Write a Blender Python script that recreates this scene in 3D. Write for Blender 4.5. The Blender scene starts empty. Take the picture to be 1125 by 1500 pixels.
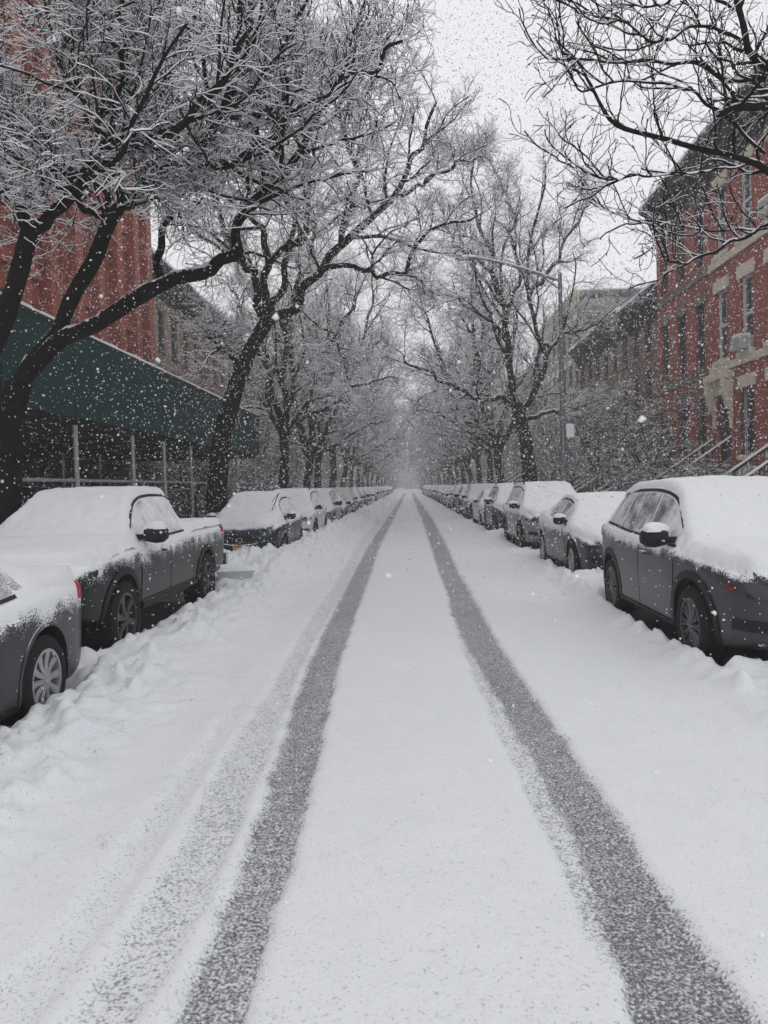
import bpy, bmesh, math, random
import numpy as np
from mathutils import Vector, Matrix
from mathutils.bvhtree import BVHTree

random.seed(7); RNG = np.random.default_rng(7)
scene = bpy.context.scene
COL = scene.collection
R = math.radians

# ------------------------------------------------------------------ camera
F_PX, CAM_H, ROLL = 1127.0, 1.70, R(1.5)
VP = (597.0, 712.0)
yc = np.array([(VP[0]-562.5)/F_PX, (750-VP[1])/F_PX, -1.0]); yc /= np.linalg.norm(yc)
w_ = np.array([-math.sin(ROLL), math.cos(ROLL), 0.0])
zc = w_-w_.dot(yc)*yc; zc /= np.linalg.norm(zc)
xc = np.cross(yc, zc)
MCW = np.array([xc, yc, zc])                    # camera -> world
cam_d = bpy.data.cameras.new('camera'); cam = bpy.data.objects.new('camera', cam_d)
COL.objects.link(cam); scene.camera = cam
cam_d.sensor_fit = 'VERTICAL'; cam_d.sensor_height = 36.0; cam_d.lens = F_PX/1500*36
cam_d.clip_start = 0.05; cam_d.clip_end = 3000
cam_d.dof.use_dof = True; cam_d.dof.focus_distance = 14.0; cam_d.dof.aperture_fstop = 8.0
m4 = Matrix.Identity(4)
for i in range(3):
    for j in range(3): m4[i][j] = MCW[i][j]
m4[2][3] = CAM_H
cam.matrix_world = m4

# ------------------------------------------------------------------ world, sun, exposure
SUN_EL, SUN_AZ = R(58), R(200)
world = bpy.data.worlds.new('World'); scene.world = world; world.use_nodes = True
nt = world.node_tree; nt.nodes.clear()
sky = nt.nodes.new('ShaderNodeTexSky'); sky.sky_type = 'NISHITA'; sky.sun_disc = False
sky.sun_elevation = SUN_EL; sky.sun_rotation = SUN_AZ; sky.air_density = 1.0; sky.dust_density = 3.0
hs = nt.nodes.new('ShaderNodeHueSaturation'); hs.inputs['Saturation'].default_value = 0.12
mxw = nt.nodes.new('ShaderNodeMix'); mxw.data_type = 'RGBA'; mxw.inputs[0].default_value = 0.88
mxw.inputs[7].default_value = (8.45, 8.52, 8.75, 1)          # the even cloud deck
bgw = nt.nodes.new('ShaderNodeBackground'); bgw.inputs['Strength'].default_value = 0.1
wo = nt.nodes.new('ShaderNodeOutputWorld')
nt.links.new(sky.outputs[0], hs.inputs['Color']); nt.links.new(hs.outputs[0], mxw.inputs[6])
nt.links.new(mxw.outputs[2], bgw.inputs['Color']); nt.links.new(bgw.outputs[0], wo.inputs[0])
sun_d = bpy.data.lights.new('sun', 'SUN'); sun_d.energy = 0.5; sun_d.angle = R(60); sun_d.color = (1, .985, .96)
sun = bpy.data.objects.new('sun', sun_d); COL.objects.link(sun)
sun.rotation_euler = (R(90)-SUN_EL, 0, math.pi-SUN_AZ+math.pi)
scene.view_settings.view_transform = 'Standard'; scene.view_settings.look = 'None'
scene.view_settings.exposure = 0.20; scene.view_settings.gamma = 1.0
scene.cycles.max_bounces = 6; scene.cycles.diffuse_bounces = 3; scene.cycles.glossy_bounces = 2
scene.cycles.volume_bounces = 1
scene.cycles.use_denoising = True

def PD(x, y, depth):
    """photo pixel -> world point on the plane Y = depth"""
    v = MCW @ np.array([(x-562.5)/F_PX, (750-y)/F_PX, -1.0])
    t = depth/v[1]
    return np.array([v[0]*t, depth, CAM_H+v[2]*t])
def GD(x, y, z=0.0):
    """photo pixel -> world point on the plane Z = z"""
    v = MCW @ np.array([(x-562.5)/F_PX, (750-y)/F_PX, -1.0])
    t = (z-CAM_H)/v[2]
    return np.array([v[0]*t, v[1]*t, z])

# ------------------------------------------------------------------ numpy noise
def _h(ix, iy, seed):
    n = (ix.astype(np.int64)*374761393+iy.astype(np.int64)*668265263+seed*974634777) & 0xffffffff
    n = ((n ^ (n >> 13))*1274126177) & 0xffffffff
    n = (n ^ (n >> 16)) & 0xffffffff
    return n/4294967295.0
def vnoise(x, y, seed=0):
    x = np.asarray(x, float); y = np.asarray(y, float)
    ix = np.floor(x); iy = np.floor(y); fx = x-ix; fy = y-iy
    fx = fx*fx*fx*(fx*(fx*6-15)+10); fy = fy*fy*fy*(fy*(fy*6-15)+10)
    a = _h(ix, iy, seed); b = _h(ix+1, iy, seed); c = _h(ix, iy+1, seed); d = _h(ix+1, iy+1, seed)
    return (a*(1-fx)+b*fx)*(1-fy)+(c*(1-fx)+d*fx)*fy
def fbm(x, y, oct=4, seed=0):
    s = 0; a = .5; t = 0
    for k in range(oct):
        s = s+a*vnoise(x*2**k+13.7*k, y*2**k+7.1*k, seed+k); t += a; a *= .5
    return s/t
def sstep(a, b, x):
    t = np.clip((np.asarray(x, float)-a)/(b-a), 0, 1); return t*t*(3-2*t)

# ------------------------------------------------------------------ materials
MATS = {}
def new_mat(name):
    m = bpy.data.materials.new(name); m.use_nodes = True
    t = m.node_tree; b = t.nodes['Principled BSDF']; MATS[name] = m
    return m, t, b
def N(t, kind, **kw):
    n = t.nodes.new('ShaderNode'+kind)
    for k, v in kw.items(): setattr(n, k, v)
    return n
def noise_node(t, scale, detail=3, rough=.55, vec=None, dim='3D'):
    n = N(t, 'TexNoise'); n.inputs['Scale'].default_value = scale; n.inputs['Detail'].default_value = detail
    n.inputs['Roughness'].default_value = rough
    if vec is not None: t.links.new(vec, n.inputs['Vector'])
    return n
def mathn(t, op, a, b=None, clamp=False):
    n = N(t, 'Math', operation=op, use_clamp=clamp)
    for i, v in enumerate((a, b)):
        if v is None: continue
        if isinstance(v, (int, float)): n.inputs[i].default_value = v
        else: t.links.new(v, n.inputs[i])
    return n.outputs[0]
def maprange(t, v, a, b, c=0.0, d=1.0, smooth=True):
    n = N(t, 'MapRange', interpolation_type='SMOOTHSTEP' if smooth else 'LINEAR')
    for i, q in enumerate((a, b, c, d)): n.inputs[i+1].default_value = q
    t.links.new(v, n.inputs[0]); return n.outputs[0]
def mixc(t, f, a, b):
    n = N(t, 'Mix', data_type='RGBA')
    for i, v in ((0, f), (6, a), (7, b)):
        if isinstance(v, (int, float)): n.inputs[i].default_value = v
        elif isinstance(v, tuple): n.inputs[i].default_value = (*v, 1)
        else: t.links.new(v, n.inputs[i])
    return n.outputs[2]
def bump(t, b, h, strength=.4, dist=.02):
    n = N(t, 'Bump'); n.inputs['Strength'].default_value = strength; n.inputs['Distance'].default_value = dist
    t.links.new(h, n.inputs['Height']); t.links.new(n.outputs[0], b.inputs['Normal'])
def objco(t): return N(t, 'TexCoord').outputs['Object']
def geo_nz(t):
    g = N(t, 'NewGeometry'); s = N(t, 'SeparateXYZ'); t.links.new(g.outputs['Normal'], s.inputs[0]); return s.outputs[2]
SNOWC = (.80, .815, .84)

def mat_plain(name, col, rough=.6, metal=0.0, var=.25, scale=6, bscale=None, bstr=.2, spec=.5):
    m, t, b = new_mat(name); b.inputs['Roughness'].default_value = rough; b.inputs['Metallic'].default_value = metal
    b.inputs['Specular IOR Level'].default_value = spec
    co = objco(t); n = noise_node(t, scale, 5, .6, co)
    lo = tuple(c*(1-var) for c in col); hi = tuple(min(1, c*(1+var)) for c in col)
    t.links.new(mixc(t, n.outputs[0], lo, hi), b.inputs['Base Color'])
    if bscale:
        n2 = noise_node(t, bscale, 4, .6, co); bump(t, b, n2.outputs[0], bstr, .01)
    return m
def mat_snowy(name, col, rough=.45, metal=0.0, base=0.0, zlo=None, zhi=None, nzw=1.2, scale=9.0, amp=1.0, coat=0.0, fine=60, spec=.2):
    """a surface with wet snow stuck to it: up-facing and (in object space) higher areas carry more"""
    m, t, b = new_mat(name)
    co = objco(t); n = noise_node(t, scale, 6, .62, co); n2 = noise_node(t, fine, 3, .6, co)
    f = mathn(t, 'ADD', mathn(t, 'MULTIPLY', mathn(t, 'SUBTRACT', n.outputs[0], .5), 1.7*amp), mathn(t, 'MULTIPLY', mathn(t, 'SUBTRACT', n2.outputs[0], .5), 2.3*amp))
    f = mathn(t, 'ADD', f, base)
    f = mathn(t, 'ADD', f, mathn(t, 'MULTIPLY', geo_nz(t), nzw))
    if zlo is not None:
        s = N(t, 'SeparateXYZ'); t.links.new(co, s.inputs[0])
        f = mathn(t, 'ADD', f, maprange(t, s.outputs[2], zlo, zhi, 0, 1, False))
    k = maprange(t, f, .45, .75)
    t.links.new(mixc(t, k, col, SNOWC), b.inputs['Base Color'])
    t.links.new(maprange(t, k, 0, 1, rough, .75, False), b.inputs['Roughness'])
    t.links.new(maprange(t, k, 0, 1, metal, 0, False), b.inputs['Metallic'])
    b.inputs['Coat Weight'].default_value = 0.0; b.inputs['Specular IOR Level'].default_value = spec
    if coat:
        t.links.new(maprange(t, k, 0, .6, coat, 0, False), b.inputs['Coat Weight']); b.inputs['Coat Roughness'].default_value = .12
    bump(t, b, mathn(t, 'ADD', k, mathn(t, 'MULTIPLY', n2.outputs[0], k)), .35, .012)
    return m
PAINT_N = 0
def paint(col, snow=0.0, zlo=.85, zhi=1.45, name=None, metal=.08):
    global PAINT_N; PAINT_N += 1
    return mat_snowy(name or 'paint_%d' % PAINT_N, col, .34, metal, -.16+snow, zlo, zhi, .95, 4.0, .9, .22, 75)

def mat_snow(name, bsc=14, bstr=.35):
    m, t, b = new_mat(name); co = objco(t)
    n = noise_node(t, 1.3, 4, .6, co); n2 = noise_node(t, bsc, 6, .65, co); n3 = noise_node(t, 140, 2, .5, co)
    t.links.new(mixc(t, n.outputs[0], (.75, .765, .79), (.83, .84, .86)), b.inputs['Base Color'])
    b.inputs['Roughness'].default_value = .7; b.inputs['Specular IOR Level'].default_value = .25
    bump(t, b, mathn(t, 'ADD', n2.outputs[0], mathn(t, 'MULTIPLY', n3.outputs[0], .25)), bstr, .03)
    return m
SNOW = mat_snow('snow'); SNOW_CAR = mat_snow('snow_blanket', 18, .5)

def mat_road_snow():
    m, t, b = new_mat('road_snow_with_tracks'); co = objco(t)
    at = N(t, 'Attribute', attribute_name='cover')
    mp = N(t, 'Mapping'); mp.inputs['Scale'].default_value = (1, .95, 1); t.links.new(co, mp.inputs[0])
    n = noise_node(t, 78, 3, .65, mp.outputs[0]); n2 = noise_node(t, 17, 4, .6, co); n3 = noise_node(t, 130, 2, .5, co)
    nl = noise_node(t, 2.2, 4, .6, co)
    v = mathn(t, 'ADD', mathn(t, 'MULTIPLY', n.outputs[0], .72), mathn(t, 'ADD', mathn(t, 'MULTIPLY', n2.outputs[0], .16), mathn(t, 'MULTIPLY', n3.outputs[0], .12)))
    # normalise noise (about .3-.7) to 0-1, snow where noise < cover
    v = maprange(t, v, .32, .68, 0, 1, False)
    k = maprange(t, mathn(t, 'SUBTRACT', at.outputs['Fac'], v), -.30, .34)
    sn = mixc(t, nl.outputs[0], (.70, .72, .75), (.78, .795, .82))
    slush = mixc(t, n2.outputs[0], (.07, .072, .076), (.15, .153, .16))
    t.links.new(mixc(t, k, slush, sn), b.inputs['Base Color'])
    t.links.new(maprange(t, k, 0, 1, .5, .7, False), b.inputs['Roughness'])
    b.inputs['Specular IOR Level'].default_value = .25
    bump(t, b, mathn(t, 'ADD', mathn(t, 'MULTIPLY', k, .5), mathn(t, 'ADD', mathn(t, 'MULTIPLY', n2.outputs[0], .7), mathn(t, 'MULTIPLY', n3.outputs[0], .25))), .4, .025)
    return m
ROAD_SNOW = mat_road_snow()
ASPHALT = mat_plain('asphalt', (.03, .03, .032), .38, 0, .35, 9, 120, .4)
CONCRETE = mat_plain('concrete', (.25, .25, .25), .8, 0, .2, 5, 60, .3)

def mat_brick(name, c1, c2, mortar, snow=.0):
    m, t, b = new_mat(name); co = objco(t)
    mp = N(t, 'Mapping'); mp.inputs['Rotation'].default_value = (R(90), 0, R(90))
    sx = N(t, 'SeparateXYZ'); t.links.new(co, sx.inputs[0]); cb = N(t, 'CombineXYZ')
    t.links.new(mathn(t, 'ADD', sx.outputs[1], sx.outputs[0]), cb.inputs[0]); t.links.new(sx.outputs[2], cb.inputs[1])
    br = N(t, 'TexBrick'); t.links.new(cb.outputs[0], br.inputs['Vector'])
    br.inputs['Scale'].default_value = 1.0; br.inputs['Brick Width'].default_value = .215; br.inputs['Row Height'].default_value = .075
    br.inputs['Mortar Size'].default_value = .008; br.inputs['Color1'].default_value = (*c1, 1); br.inputs['Color2'].default_value = (*c2, 1)
    br.inputs['Mortar'].default_value = (*mortar, 1)
    n = noise_node(t, 1.1, 6, .65, co); n2 = noise_node(t, 9, 5, .7, co)
    c = mixc(t, maprange(t, n.outputs[0], .25, .75, .0, .5), br.outputs[0], tuple(x*.55 for x in c1))
    c = mixc(t, maprange(t, n2.outputs[0], .58, .82, 0, .35), c, (.5, .45, .44))
    t.links.new(c, b.inputs['Base Color']); b.inputs['Roughness'].default_value = .85
    bump(t, b, br.outputs['Fac'], -.4, .01)
    return m
BRICK_R = mat_brick('red_brick', (.36, .070, .040), (.27, .048, .030), (.22, .10, .075))
BRICK_L = mat_brick('orange_red_brick', (.40, .075, .038), (.27, .046, .025), (.17, .075, .052))
BROWN = [mat_plain('brownstone_%d' % i, c, .85, 0, .3, 2.5, 30, .3) for i, c in enumerate([(.17, .10, .08), (.20, .14, .12), (.13, .075, .06), (.24, .18, .15)])]
BEIGE = mat_plain('beige_brick', (.24, .22, .20), .85, 0, .2, 3, 30, .3)
TAN = mat_snowy('tan_stone', (.60, .54, .43), .8, 0, -.25, None, None, .9, 5, .7)
BROWNSTONE_TRIM = mat_snowy('brown_stone_trim', (.17, .12, .09), .8, 0, -.25, None, None, .9, 5, .7)
CORNICE = mat_snowy('black_cornice', (.022, .022, .025), .6, 0, -.3, None, None, 1.0, 6, .8)
GLASS = mat_plain('window_glass', (.03, .035, .04), .08, 0, .3, 1.5, None)
FR_WHITE = mat_plain('white_window_frame', (.62, .62, .62), .5, 0, .1)
FR_DARK = mat_plain('dark_window_frame', (.04, .035, .035), .5, 0, .2)
DOORM = mat_plain('black_door', (.018, .016, .016), .4, 0, .2)
IRON = mat_snowy('iron', (.015, .015, .016), .5, .3, -.1, None, None, .9, 8, .7)
GREEN = mat_snowy('green_plywood', (.010, .036, .033), .65, 0, -.75, None, None, .9, 3, .8)
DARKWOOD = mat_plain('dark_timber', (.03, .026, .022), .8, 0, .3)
STEEL = mat_snowy('galvanized_steel', (.34, .35, .36), .5, .6, -.45, None, None, .8, 7, .7)
LAMP_PAINT = mat_snowy('lamp_post_paint', (.17, .18, .19), .5, .4, -.3, None, None, .8, 7, .7)
SIGNW = mat_plain('sign_white', (.7, .7, .7), .5)
BARK = mat_snowy('wet_bark', (.013, .0115, .011), .8, 0, -.60, None, None, .35, 7, 1.0, 0, 30, .06)
LIMB = mat_snowy('limb_bark', (.013, .0115, .011), .8, 0, -.30, None, None, 1.35, 5, .8, 0, 26, .06)
SNOW_TWIG = mat_plain('branch_snow', (.78, .79, .81), .75, 0, .05)
RUBBER = mat_snowy('tyre_rubber', (.012, .012, .013), .7, 0, -.35, None, None, .35, 12, .9)
ALLOY = mat_snowy('alloy', (.42, .43, .44), .35, .7, -.35, None, None, .3, 14, .9)
ALLOY_D = mat_snowy('dark_alloy', (.09, .092, .097), .35, .7, -.35, None, None, .3, 14, .8)
BLACKP = mat_snowy('black_plastic', (.014, .014, .015), .5, 0, -.42, None, None, .7, 9, .8)
CHROME = mat_plain('chrome', (.6, .6, .61), .2, .9, .1)
LENS = mat_plain('headlamp_lens', (.035, .037, .04), .12, .2, .3)
REDL = mat_plain('red_lens', (.45, .03, .05), .15, 0, .2)
AMBER = mat_plain('amber_lens', (.13, .032, .02), .2, 0, .2)
PLATE = mat_plain('orange_plate', (.62, .27, .03), .5, 0, .1)
GLASS_SNOW = mat_snowy('snowed_side_glass', (.12, .124, .128), .25, 0, .62, None, None, .3, 3.5, .6, 0, 100)
GLASS_CLEARER = mat_snowy('frosted_side_glass', (.10, .104, .108), .25, 0, .46, None, None, .3, 3.5, .55, 0, 120)
DARKWELL = mat_plain('wheel_well', (.008, .008, .008), .9)
PLASTIC_BAG = mat_snowy('pale_plastic', (.52, .56, .58), .35, 0, .12, None, None, .6, 6, .9)
BLUEP = mat_plain('blue_print', (.05, .1, .4), .5)
AC_M = mat_plain('air_conditioner_grey', (.42, .42, .41), .5)

# ------------------------------------------------------------------ object helpers
def mesh_from(name, verts, faces, mats, smooth=False, midx=None, sharp=None):
    me = bpy.data.meshes.new(name)
    me.from_pydata([tuple(v) for v in verts], [], [tuple(f) for f in faces])
    for m in (mats if isinstance(mats, (list, tuple)) else [mats]): me.materials.append(m)
    if midx is not None: me.polygons.foreach_set('material_index', np.asarray(midx, np.int32))
    if smooth:
        me.polygons.foreach_set('use_smooth', np.ones(len(me.polygons), bool))
        if sharp: me.set_sharp_from_angle(angle=R(sharp))
    me.update(); return me
def mesh_np(name, V, Q, mats, smooth=True, midx=None):
    """fast path: V (n,3), Q (m,4) quads"""
    me = bpy.data.meshes.new(name)
    V = np.ascontiguousarray(V, np.float32); Q = np.ascontiguousarray(Q, np.int32)
    k = Q.shape[1]
    me.vertices.add(len(V)); me.vertices.foreach_set('co', V.ravel())
    me.loops.add(Q.size); me.loops.foreach_set('vertex_index', Q.ravel())
    me.polygons.add(len(Q)); me.polygons.foreach_set('loop_start', np.arange(len(Q), dtype=np.int32)*k)
    for m in (mats if isinstance(mats, (list, tuple)) else [mats]): me.materials.append(m)
    if midx is not None: me.polygons.foreach_set('material_index', np.asarray(midx, np.int32))
    if smooth: me.polygons.foreach_set('use_smooth', np.ones(len(Q), bool))
    me.update(calc_edges=True); me.validate(); return me
def obj(name, me, parent=None, loc=(0, 0, 0), rot=(0, 0, 0), label=None, cat=None, group=None, kind=None):
    o = bpy.data.objects.new(name, me); COL.objects.link(o)
    o.location = loc; o.rotation_euler = rot
    if parent is not None: o.parent = parent
    if label: o['label'] = label
    if cat: o['category'] = cat
    if group: o['group'] = group
    if kind: o['kind'] = kind
    return o
def thing(name, label, cat, loc=(0, 0, 0), rz=0, group=None):
    return obj(name, None, None, loc, (0, 0, rz), label, cat, group)
class MB:
    def __init__(s): s.v = []; s.f = []; s.m = []
    def add(s, vs, fs, mi=0):
        o = len(s.v); s.v += [tuple(v) for v in vs]; s.f += [tuple(i+o for i in f) for f in fs]; s.m += [mi]*len(fs)
    def box(s, a, b, mi=0):
        x0, y0, z0 = [min(p, q) for p, q in zip(a, b)]; x1, y1, z1 = [max(p, q) for p, q in zip(a, b)]
        s.add([(x0, y0, z0), (x1, y0, z0), (x1, y1, z0), (x0, y1, z0), (x0, y0, z1), (x1, y0, z1), (x1, y1, z1), (x0, y1, z1)],
              [(0, 3, 2, 1), (4, 5, 6, 7), (0, 1, 5, 4), (1, 2, 6, 5), (2, 3, 7, 6), (3, 0, 4, 7)], mi)
    def bar(s, p, q, r, n=8, mi=0, r2=None):
        p = Vector(p); q = Vector(q); d = (q-p).normalized(); a = d.orthogonal().normalized(); b = d.cross(a)
        r2 = r if r2 is None else r2; vs = []
        for c, rr in ((p, r), (q, r2)):
            for k in range(n):
                t = 2*math.pi*k/n; vs.append(c+a*math.cos(t)*rr+b*math.sin(t)*rr)
        fs = [(k, (k+1) % n, n+(k+1) % n, n+k) for k in range(n)]+[tuple(range(n))[::-1], tuple(range(n, 2*n))]
        s.add(vs, fs, mi)
    def prism(s, poly, axis, a, b, mi=0):
        """extrude a 2-D polygon along axis 'x','y','z' from a to b"""
        n = len(poly)
        def P(u, v, w): return {'x': (w, u, v), 'y': (u, w, v), 'z': (u, v, w)}[axis]
        vs = [P(u, v, a) for u, v in poly]+[P(u, v, b) for u, v in poly]
        fs = [(k, (k+1) % n, n+(k+1) % n, n+k) for k in range(n)]+[tuple(range(n))[::-1], tuple(range(n, 2*n))]
        s.add(vs, fs, mi)
    def mesh(s, name, mats, smooth=False, sharp=35): return mesh_from(name, s.v, s.f, mats, smooth, s.m, sharp)
    def obj(s, name, mats, parent=None, loc=(0, 0, 0), smooth=False, **kw): return obj(name, s.mesh(name, mats, smooth), parent, loc, **kw)
def ordinal(n):
    a = ['first', 'second', 'third', 'fourth', 'fifth', 'sixth', 'seventh', 'eighth', 'ninth']
    if n < 10: return a[n-1]
    if n < 20: return ['tenth', 'eleventh', 'twelfth', 'thirteenth', 'fourteenth', 'fifteenth', 'sixteenth', 'seventeenth', 'eighteenth', 'nineteenth'][n-10]
    return ['twentieth', 'thirtieth', 'fortieth'][n//10-2] if n % 10 == 0 else ['twenty', 'thirty', 'forty'][n//10-2]+'-'+a[n % 10-1]

# ================================================================== SETTING: ground, road, pavements
def grid_mesh(name, xs, ys, Z, mats, attr=None, smooth=True):
    nx, ny = len(xs), len(ys)
    X, Y = np.meshgrid(xs, ys)
    V = np.stack([X.ravel(), Y.ravel(), Z.ravel()], 1)
    i = np.arange((ny-1)*(nx-1)); r = i//(nx-1); c = i % (nx-1); a = r*nx+c
    Q = np.stack([a, a+1, a+nx+1, a+nx], 1)
    me = mesh_np(name, V, Q, mats, smooth)
    if attr is not None:
        at = me.attributes.new('cover', 'FLOAT', 'POINT'); at.data.foreach_set('value', attr.ravel().astype(np.float32))
    return me
g = MB(); g.add([(-500, -60, -.06), (500, -60, -.06), (500, 640, -.06), (-500, 640, -.06)], [(0, 1, 2, 3)])
obj('ground', g.mesh('ground', SNOW), kind='structure')
KERB = 4.65
g = MB(); g.add([(-KERB, -12, 0), (KERB, -12, 0), (KERB, 420, 0), (-KERB, 420, 0)], [(0, 1, 2, 3)])
obj('road', g.mesh('road', ASPHALT), kind='structure')
for s, nm in ((-1, 'sidewalk_left'), (1, 'sidewalk_right')):
    g = MB(); g.box((s*(KERB+.15), -12, -.04), (s*11.4, 420, .14))
    sw = obj(nm, g.mesh(nm, CONCRETE), kind='structure')
    g = MB(); g.box((s*KERB, -12, -.03), (s*(KERB+.148), 420, .147)); g.obj('kerb', CONCRETE, sw)

# cars: (side, front Y, template, x offset of the street-side flank)
CARS_R = [('suv', 6.12), ('sedan', 12.15), ('crossover', 18.15), ('suv', 23.9), ('sedan', 29.2), ('crossover', 34.6), ('suv', 40.2), ('crossover', 45.6)]
CARS_L = [('sedan', 1.86), ('pickup', 6.86), ('hatch', 16.5), ('crossover', 22.2), ('suv', 27.9), ('sedan', 33.6), ('crossover', 39.2), ('suv', 45.2)]
LEN = dict(suv=4.58, sedan=4.72, crossover=4.5, hatch=4.15, pickup=5.4)
HALFW = dict(suv=.92, sedan=.91, crossover=.92, hatch=.87, pickup=.95)
rc = random.Random(3)
y = 51.2
while y < 150:
    k = rc.choice(['suv', 'sedan', 'crossover', 'crossover', 'hatch']); CARS_R.append((k, y)); y += LEN[k]+rc.uniform(.8, 1.6)
y = 51.0
while y < 150:
    k = rc.choice(['suv', 'sedan', 'crossover', 'suv', 'hatch']); CARS_L.append((k, y)); y += LEN[k]+rc.uniform(.8, 1.6)
def car_x(side, kind, y0):
    flank = 2.52 if side > 0 else 2.68
    if side > 0 and y0 > 10: flank = 2.72
    if side < 0 and y0 > 12: flank = 2.78
    if kind == 'pickup': flank = 2.93
    return side*(flank+HALFW[kind])

# --- snow lying on the road, one height field with real relief
def seg_interp(pts, key):
    a = np.array(sorted([(p[1], p[0]) for p in pts])); return np.interp(key, a[:, 0], a[:, 1])
def track_edges(rows):
    """rows of photo pixels (y, x_inner, x_outer) -> arrays of (Y, Xa, Xb)"""
    L = []
    for yy, a, b in rows:
        A = GD(a, yy, .02); B = GD(b, yy, .02); L.append((.5*(A[1]+B[1]), min(A[0], B[0]), max(A[0], B[0])))
    L.sort(); return np.array(L)
TR = [ # dark right wheel track, dark left wheel track
    (track_edges([(1500, 928, 1112), (1400, 890, 1040), (1300, 858, 970), (1200, 822, 905), (1100, 768, 838), (1000, 712, 768), (950, 684, 735), (900, 660, 706), (870, 655, 690), (840, 642, 672), (800, 630, 655), (760, 617, 634), (735, 607, 616), (722, 602, 607)]), .43),
    (track_edges([(1500, 250, 362), (1400, 300, 388), (1300, 342, 418), (1200, 376, 446), (1100, 408, 470), (1000, 442, 492), (950, 462, 506), (900, 486, 522), (850, 512, 540), (800, 538, 557), (760, 566, 577), (735, 583, 590), (722, 591, 595)]), .45),
    (track_edges([(1500, 100, 205), (1400, 170, 265), (1300, 230, 315), (1200, 282, 358), (1100, 336, 398), (1000, 400, 432), (950, 428, 455), (900, 458, 484), (850, 492, 512), (800, 522, 538), (760, 553, 566), (735, 576, 583)]), .72),
    (track_edges([(1300, 828, 868), (1200, 786, 824), (1100, 738, 770), (1000, 696, 716), (950, 676, 690)]), .66),
    (track_edges([(1500, -60, 60), (1400, 60, 130), (1300, 140, 195), (1200, 215, 260), (1100, 290, 320)]), .84),
]
# longitudinal sampling: rows grow with distance
ys = [-3.0]
while ys[-1] < 410: ys.append(ys[-1]+max(.035, .0092*abs(ys[-1])))
ys = np.array(ys); xs = np.linspace(-KERB, KERB, 300)
X, Y = np.meshgrid(xs, ys)
wx = X+.10*(fbm(X*1.3, Y*1.3, 3, 50)-.5); wy = Y+.10*(fbm(X*1.3, Y*1.3, 3, 60)-.5)
big = fbm(X*.55, Y*.4, 3, 1); med = fbm(X*2.6, Y*2.2, 4, 5); fine = fbm(X*9, Y*8, 3, 9)
lump = np.clip(fbm(X*5.0, Y*4.2, 3, 31)-.5, 0, 1)*2
H = .045+.02*(big-.5)+.012*(med-.5)+.006*(fine-.5)
cover = np.full_like(X, .99)+.05*(big-.5)
# loose speckled zone in the foreground
cover -= .06*sstep(7, 2, Y)*sstep(.35, .7, fbm(X*1.1, Y*.5, 3, 77))
# left bank
hb = np.where(Y < 12, .15, .15+.22*sstep(12.2, 15, Y))
bankL = sstep(-1.55, -2.45, wx+.25*(big-.5))
clod = np.clip(fbm(X*13, Y*11, 2, 41)-.52, 0, 1)*2
H += bankL*hb*(.75+.5*med)+bankL*(.15*lump+.05*(fine-.5)+.09*clod)
rough_mid = sstep(-1.0, -1.7, wx)*sstep(13, 20, Y)
H += rough_mid*(.09*lump+.05*clod)
# right: low bank with a lumpy lip beside the cars
bankR = sstep(1.7, 2.5, wx+.3*(big-.5))
H += bankR*(.05+.05*med)+sstep(2.15, 2.5, wx)*(.22*lump+.03*(fine-.5)+.05)*(1-.6*sstep(14, 17, Y))
H += sstep(2.1, 2.5, wx)*.10*np.exp(-((Y-11.6)/.7)**2)+sstep(2.0, 2.6, wx)*.16*np.exp(-((Y-23.2)/1.0)**2)
spk = fbm(X*5.5, Y*4.5, 3, 131)
cover -= .13*sstep(.66, .74, spk)*sstep(-.9, -1.4, X)*sstep(14, 9, Y)+.08*sstep(.70, .76, spk)*sstep(1.3, 1.8, X)*sstep(9, 6, Y)
# wheel tracks
for rows, cv in TR:
    a = np.interp(Y, rows[:, 0], rows[:, 1]); b = np.interp(Y, rows[:, 0], rows[:, 2])
    lo, hi = rows[0, 0]-.4, rows[-1, 0]
    ed = .035+.004*Y
    e2 = .05*(fbm(X*6, Y*5, 2, 90)-.5)
    m = sstep(-ed*.5, ed*.5, X-a+e2)*sstep(-ed*.5, ed*.5, b-X+e2)*sstep(lo-.3, lo+.2, Y)*sstep(hi+3, hi-1, Y)
    if cv > .5 : m = m*(.75+.4*fbm(X*2, Y*.8, 2, 91))
    m = np.clip(m, 0, 1)
    cover = cover*(1-m)+m*np.minimum(cover, cv+.10*(fbm(X*3, Y*1.2, 3, 92)-.5))
    H = H*(1-m)+m*(.010+.03*max(0, cv-.45)+.006*(fine-.5)+.004*np.cos(X*60)*(cv < .5))
# bare wet asphalt under the cars
for side, L in ((1, CARS_R), (-1, CARS_L)):
    for k, y0 in L:
        cx = car_x(side, k, y0); hw = HALFW[k]
        inner = hw-.02
        d1 = inner-np.abs(wx-cx)+.12*(med-.5)+.10*(lump-.2); d2 = np.minimum(wy-(y0+.25), (y0+LEN[k]-.25)-wy)+.2*(med-.5)
        m = sstep(-.10, .10, d1)*sstep(-.2, .2, d2)
        H = H*(1-m)+m*(-.03)
# bare dark patch in front of the near car on the right
m = sstep(1.0, .3, np.hypot((X-3.35)/1.0, (Y-5.0)/.8)+.5*(med-.5)); H = H*(1-m)-.02*m
# gutter snow behind cars stays
me = grid_mesh('road_snow', xs, ys, H, ROAD_SNOW, cover)
obj('road_snow', me, kind='structure')
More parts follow.
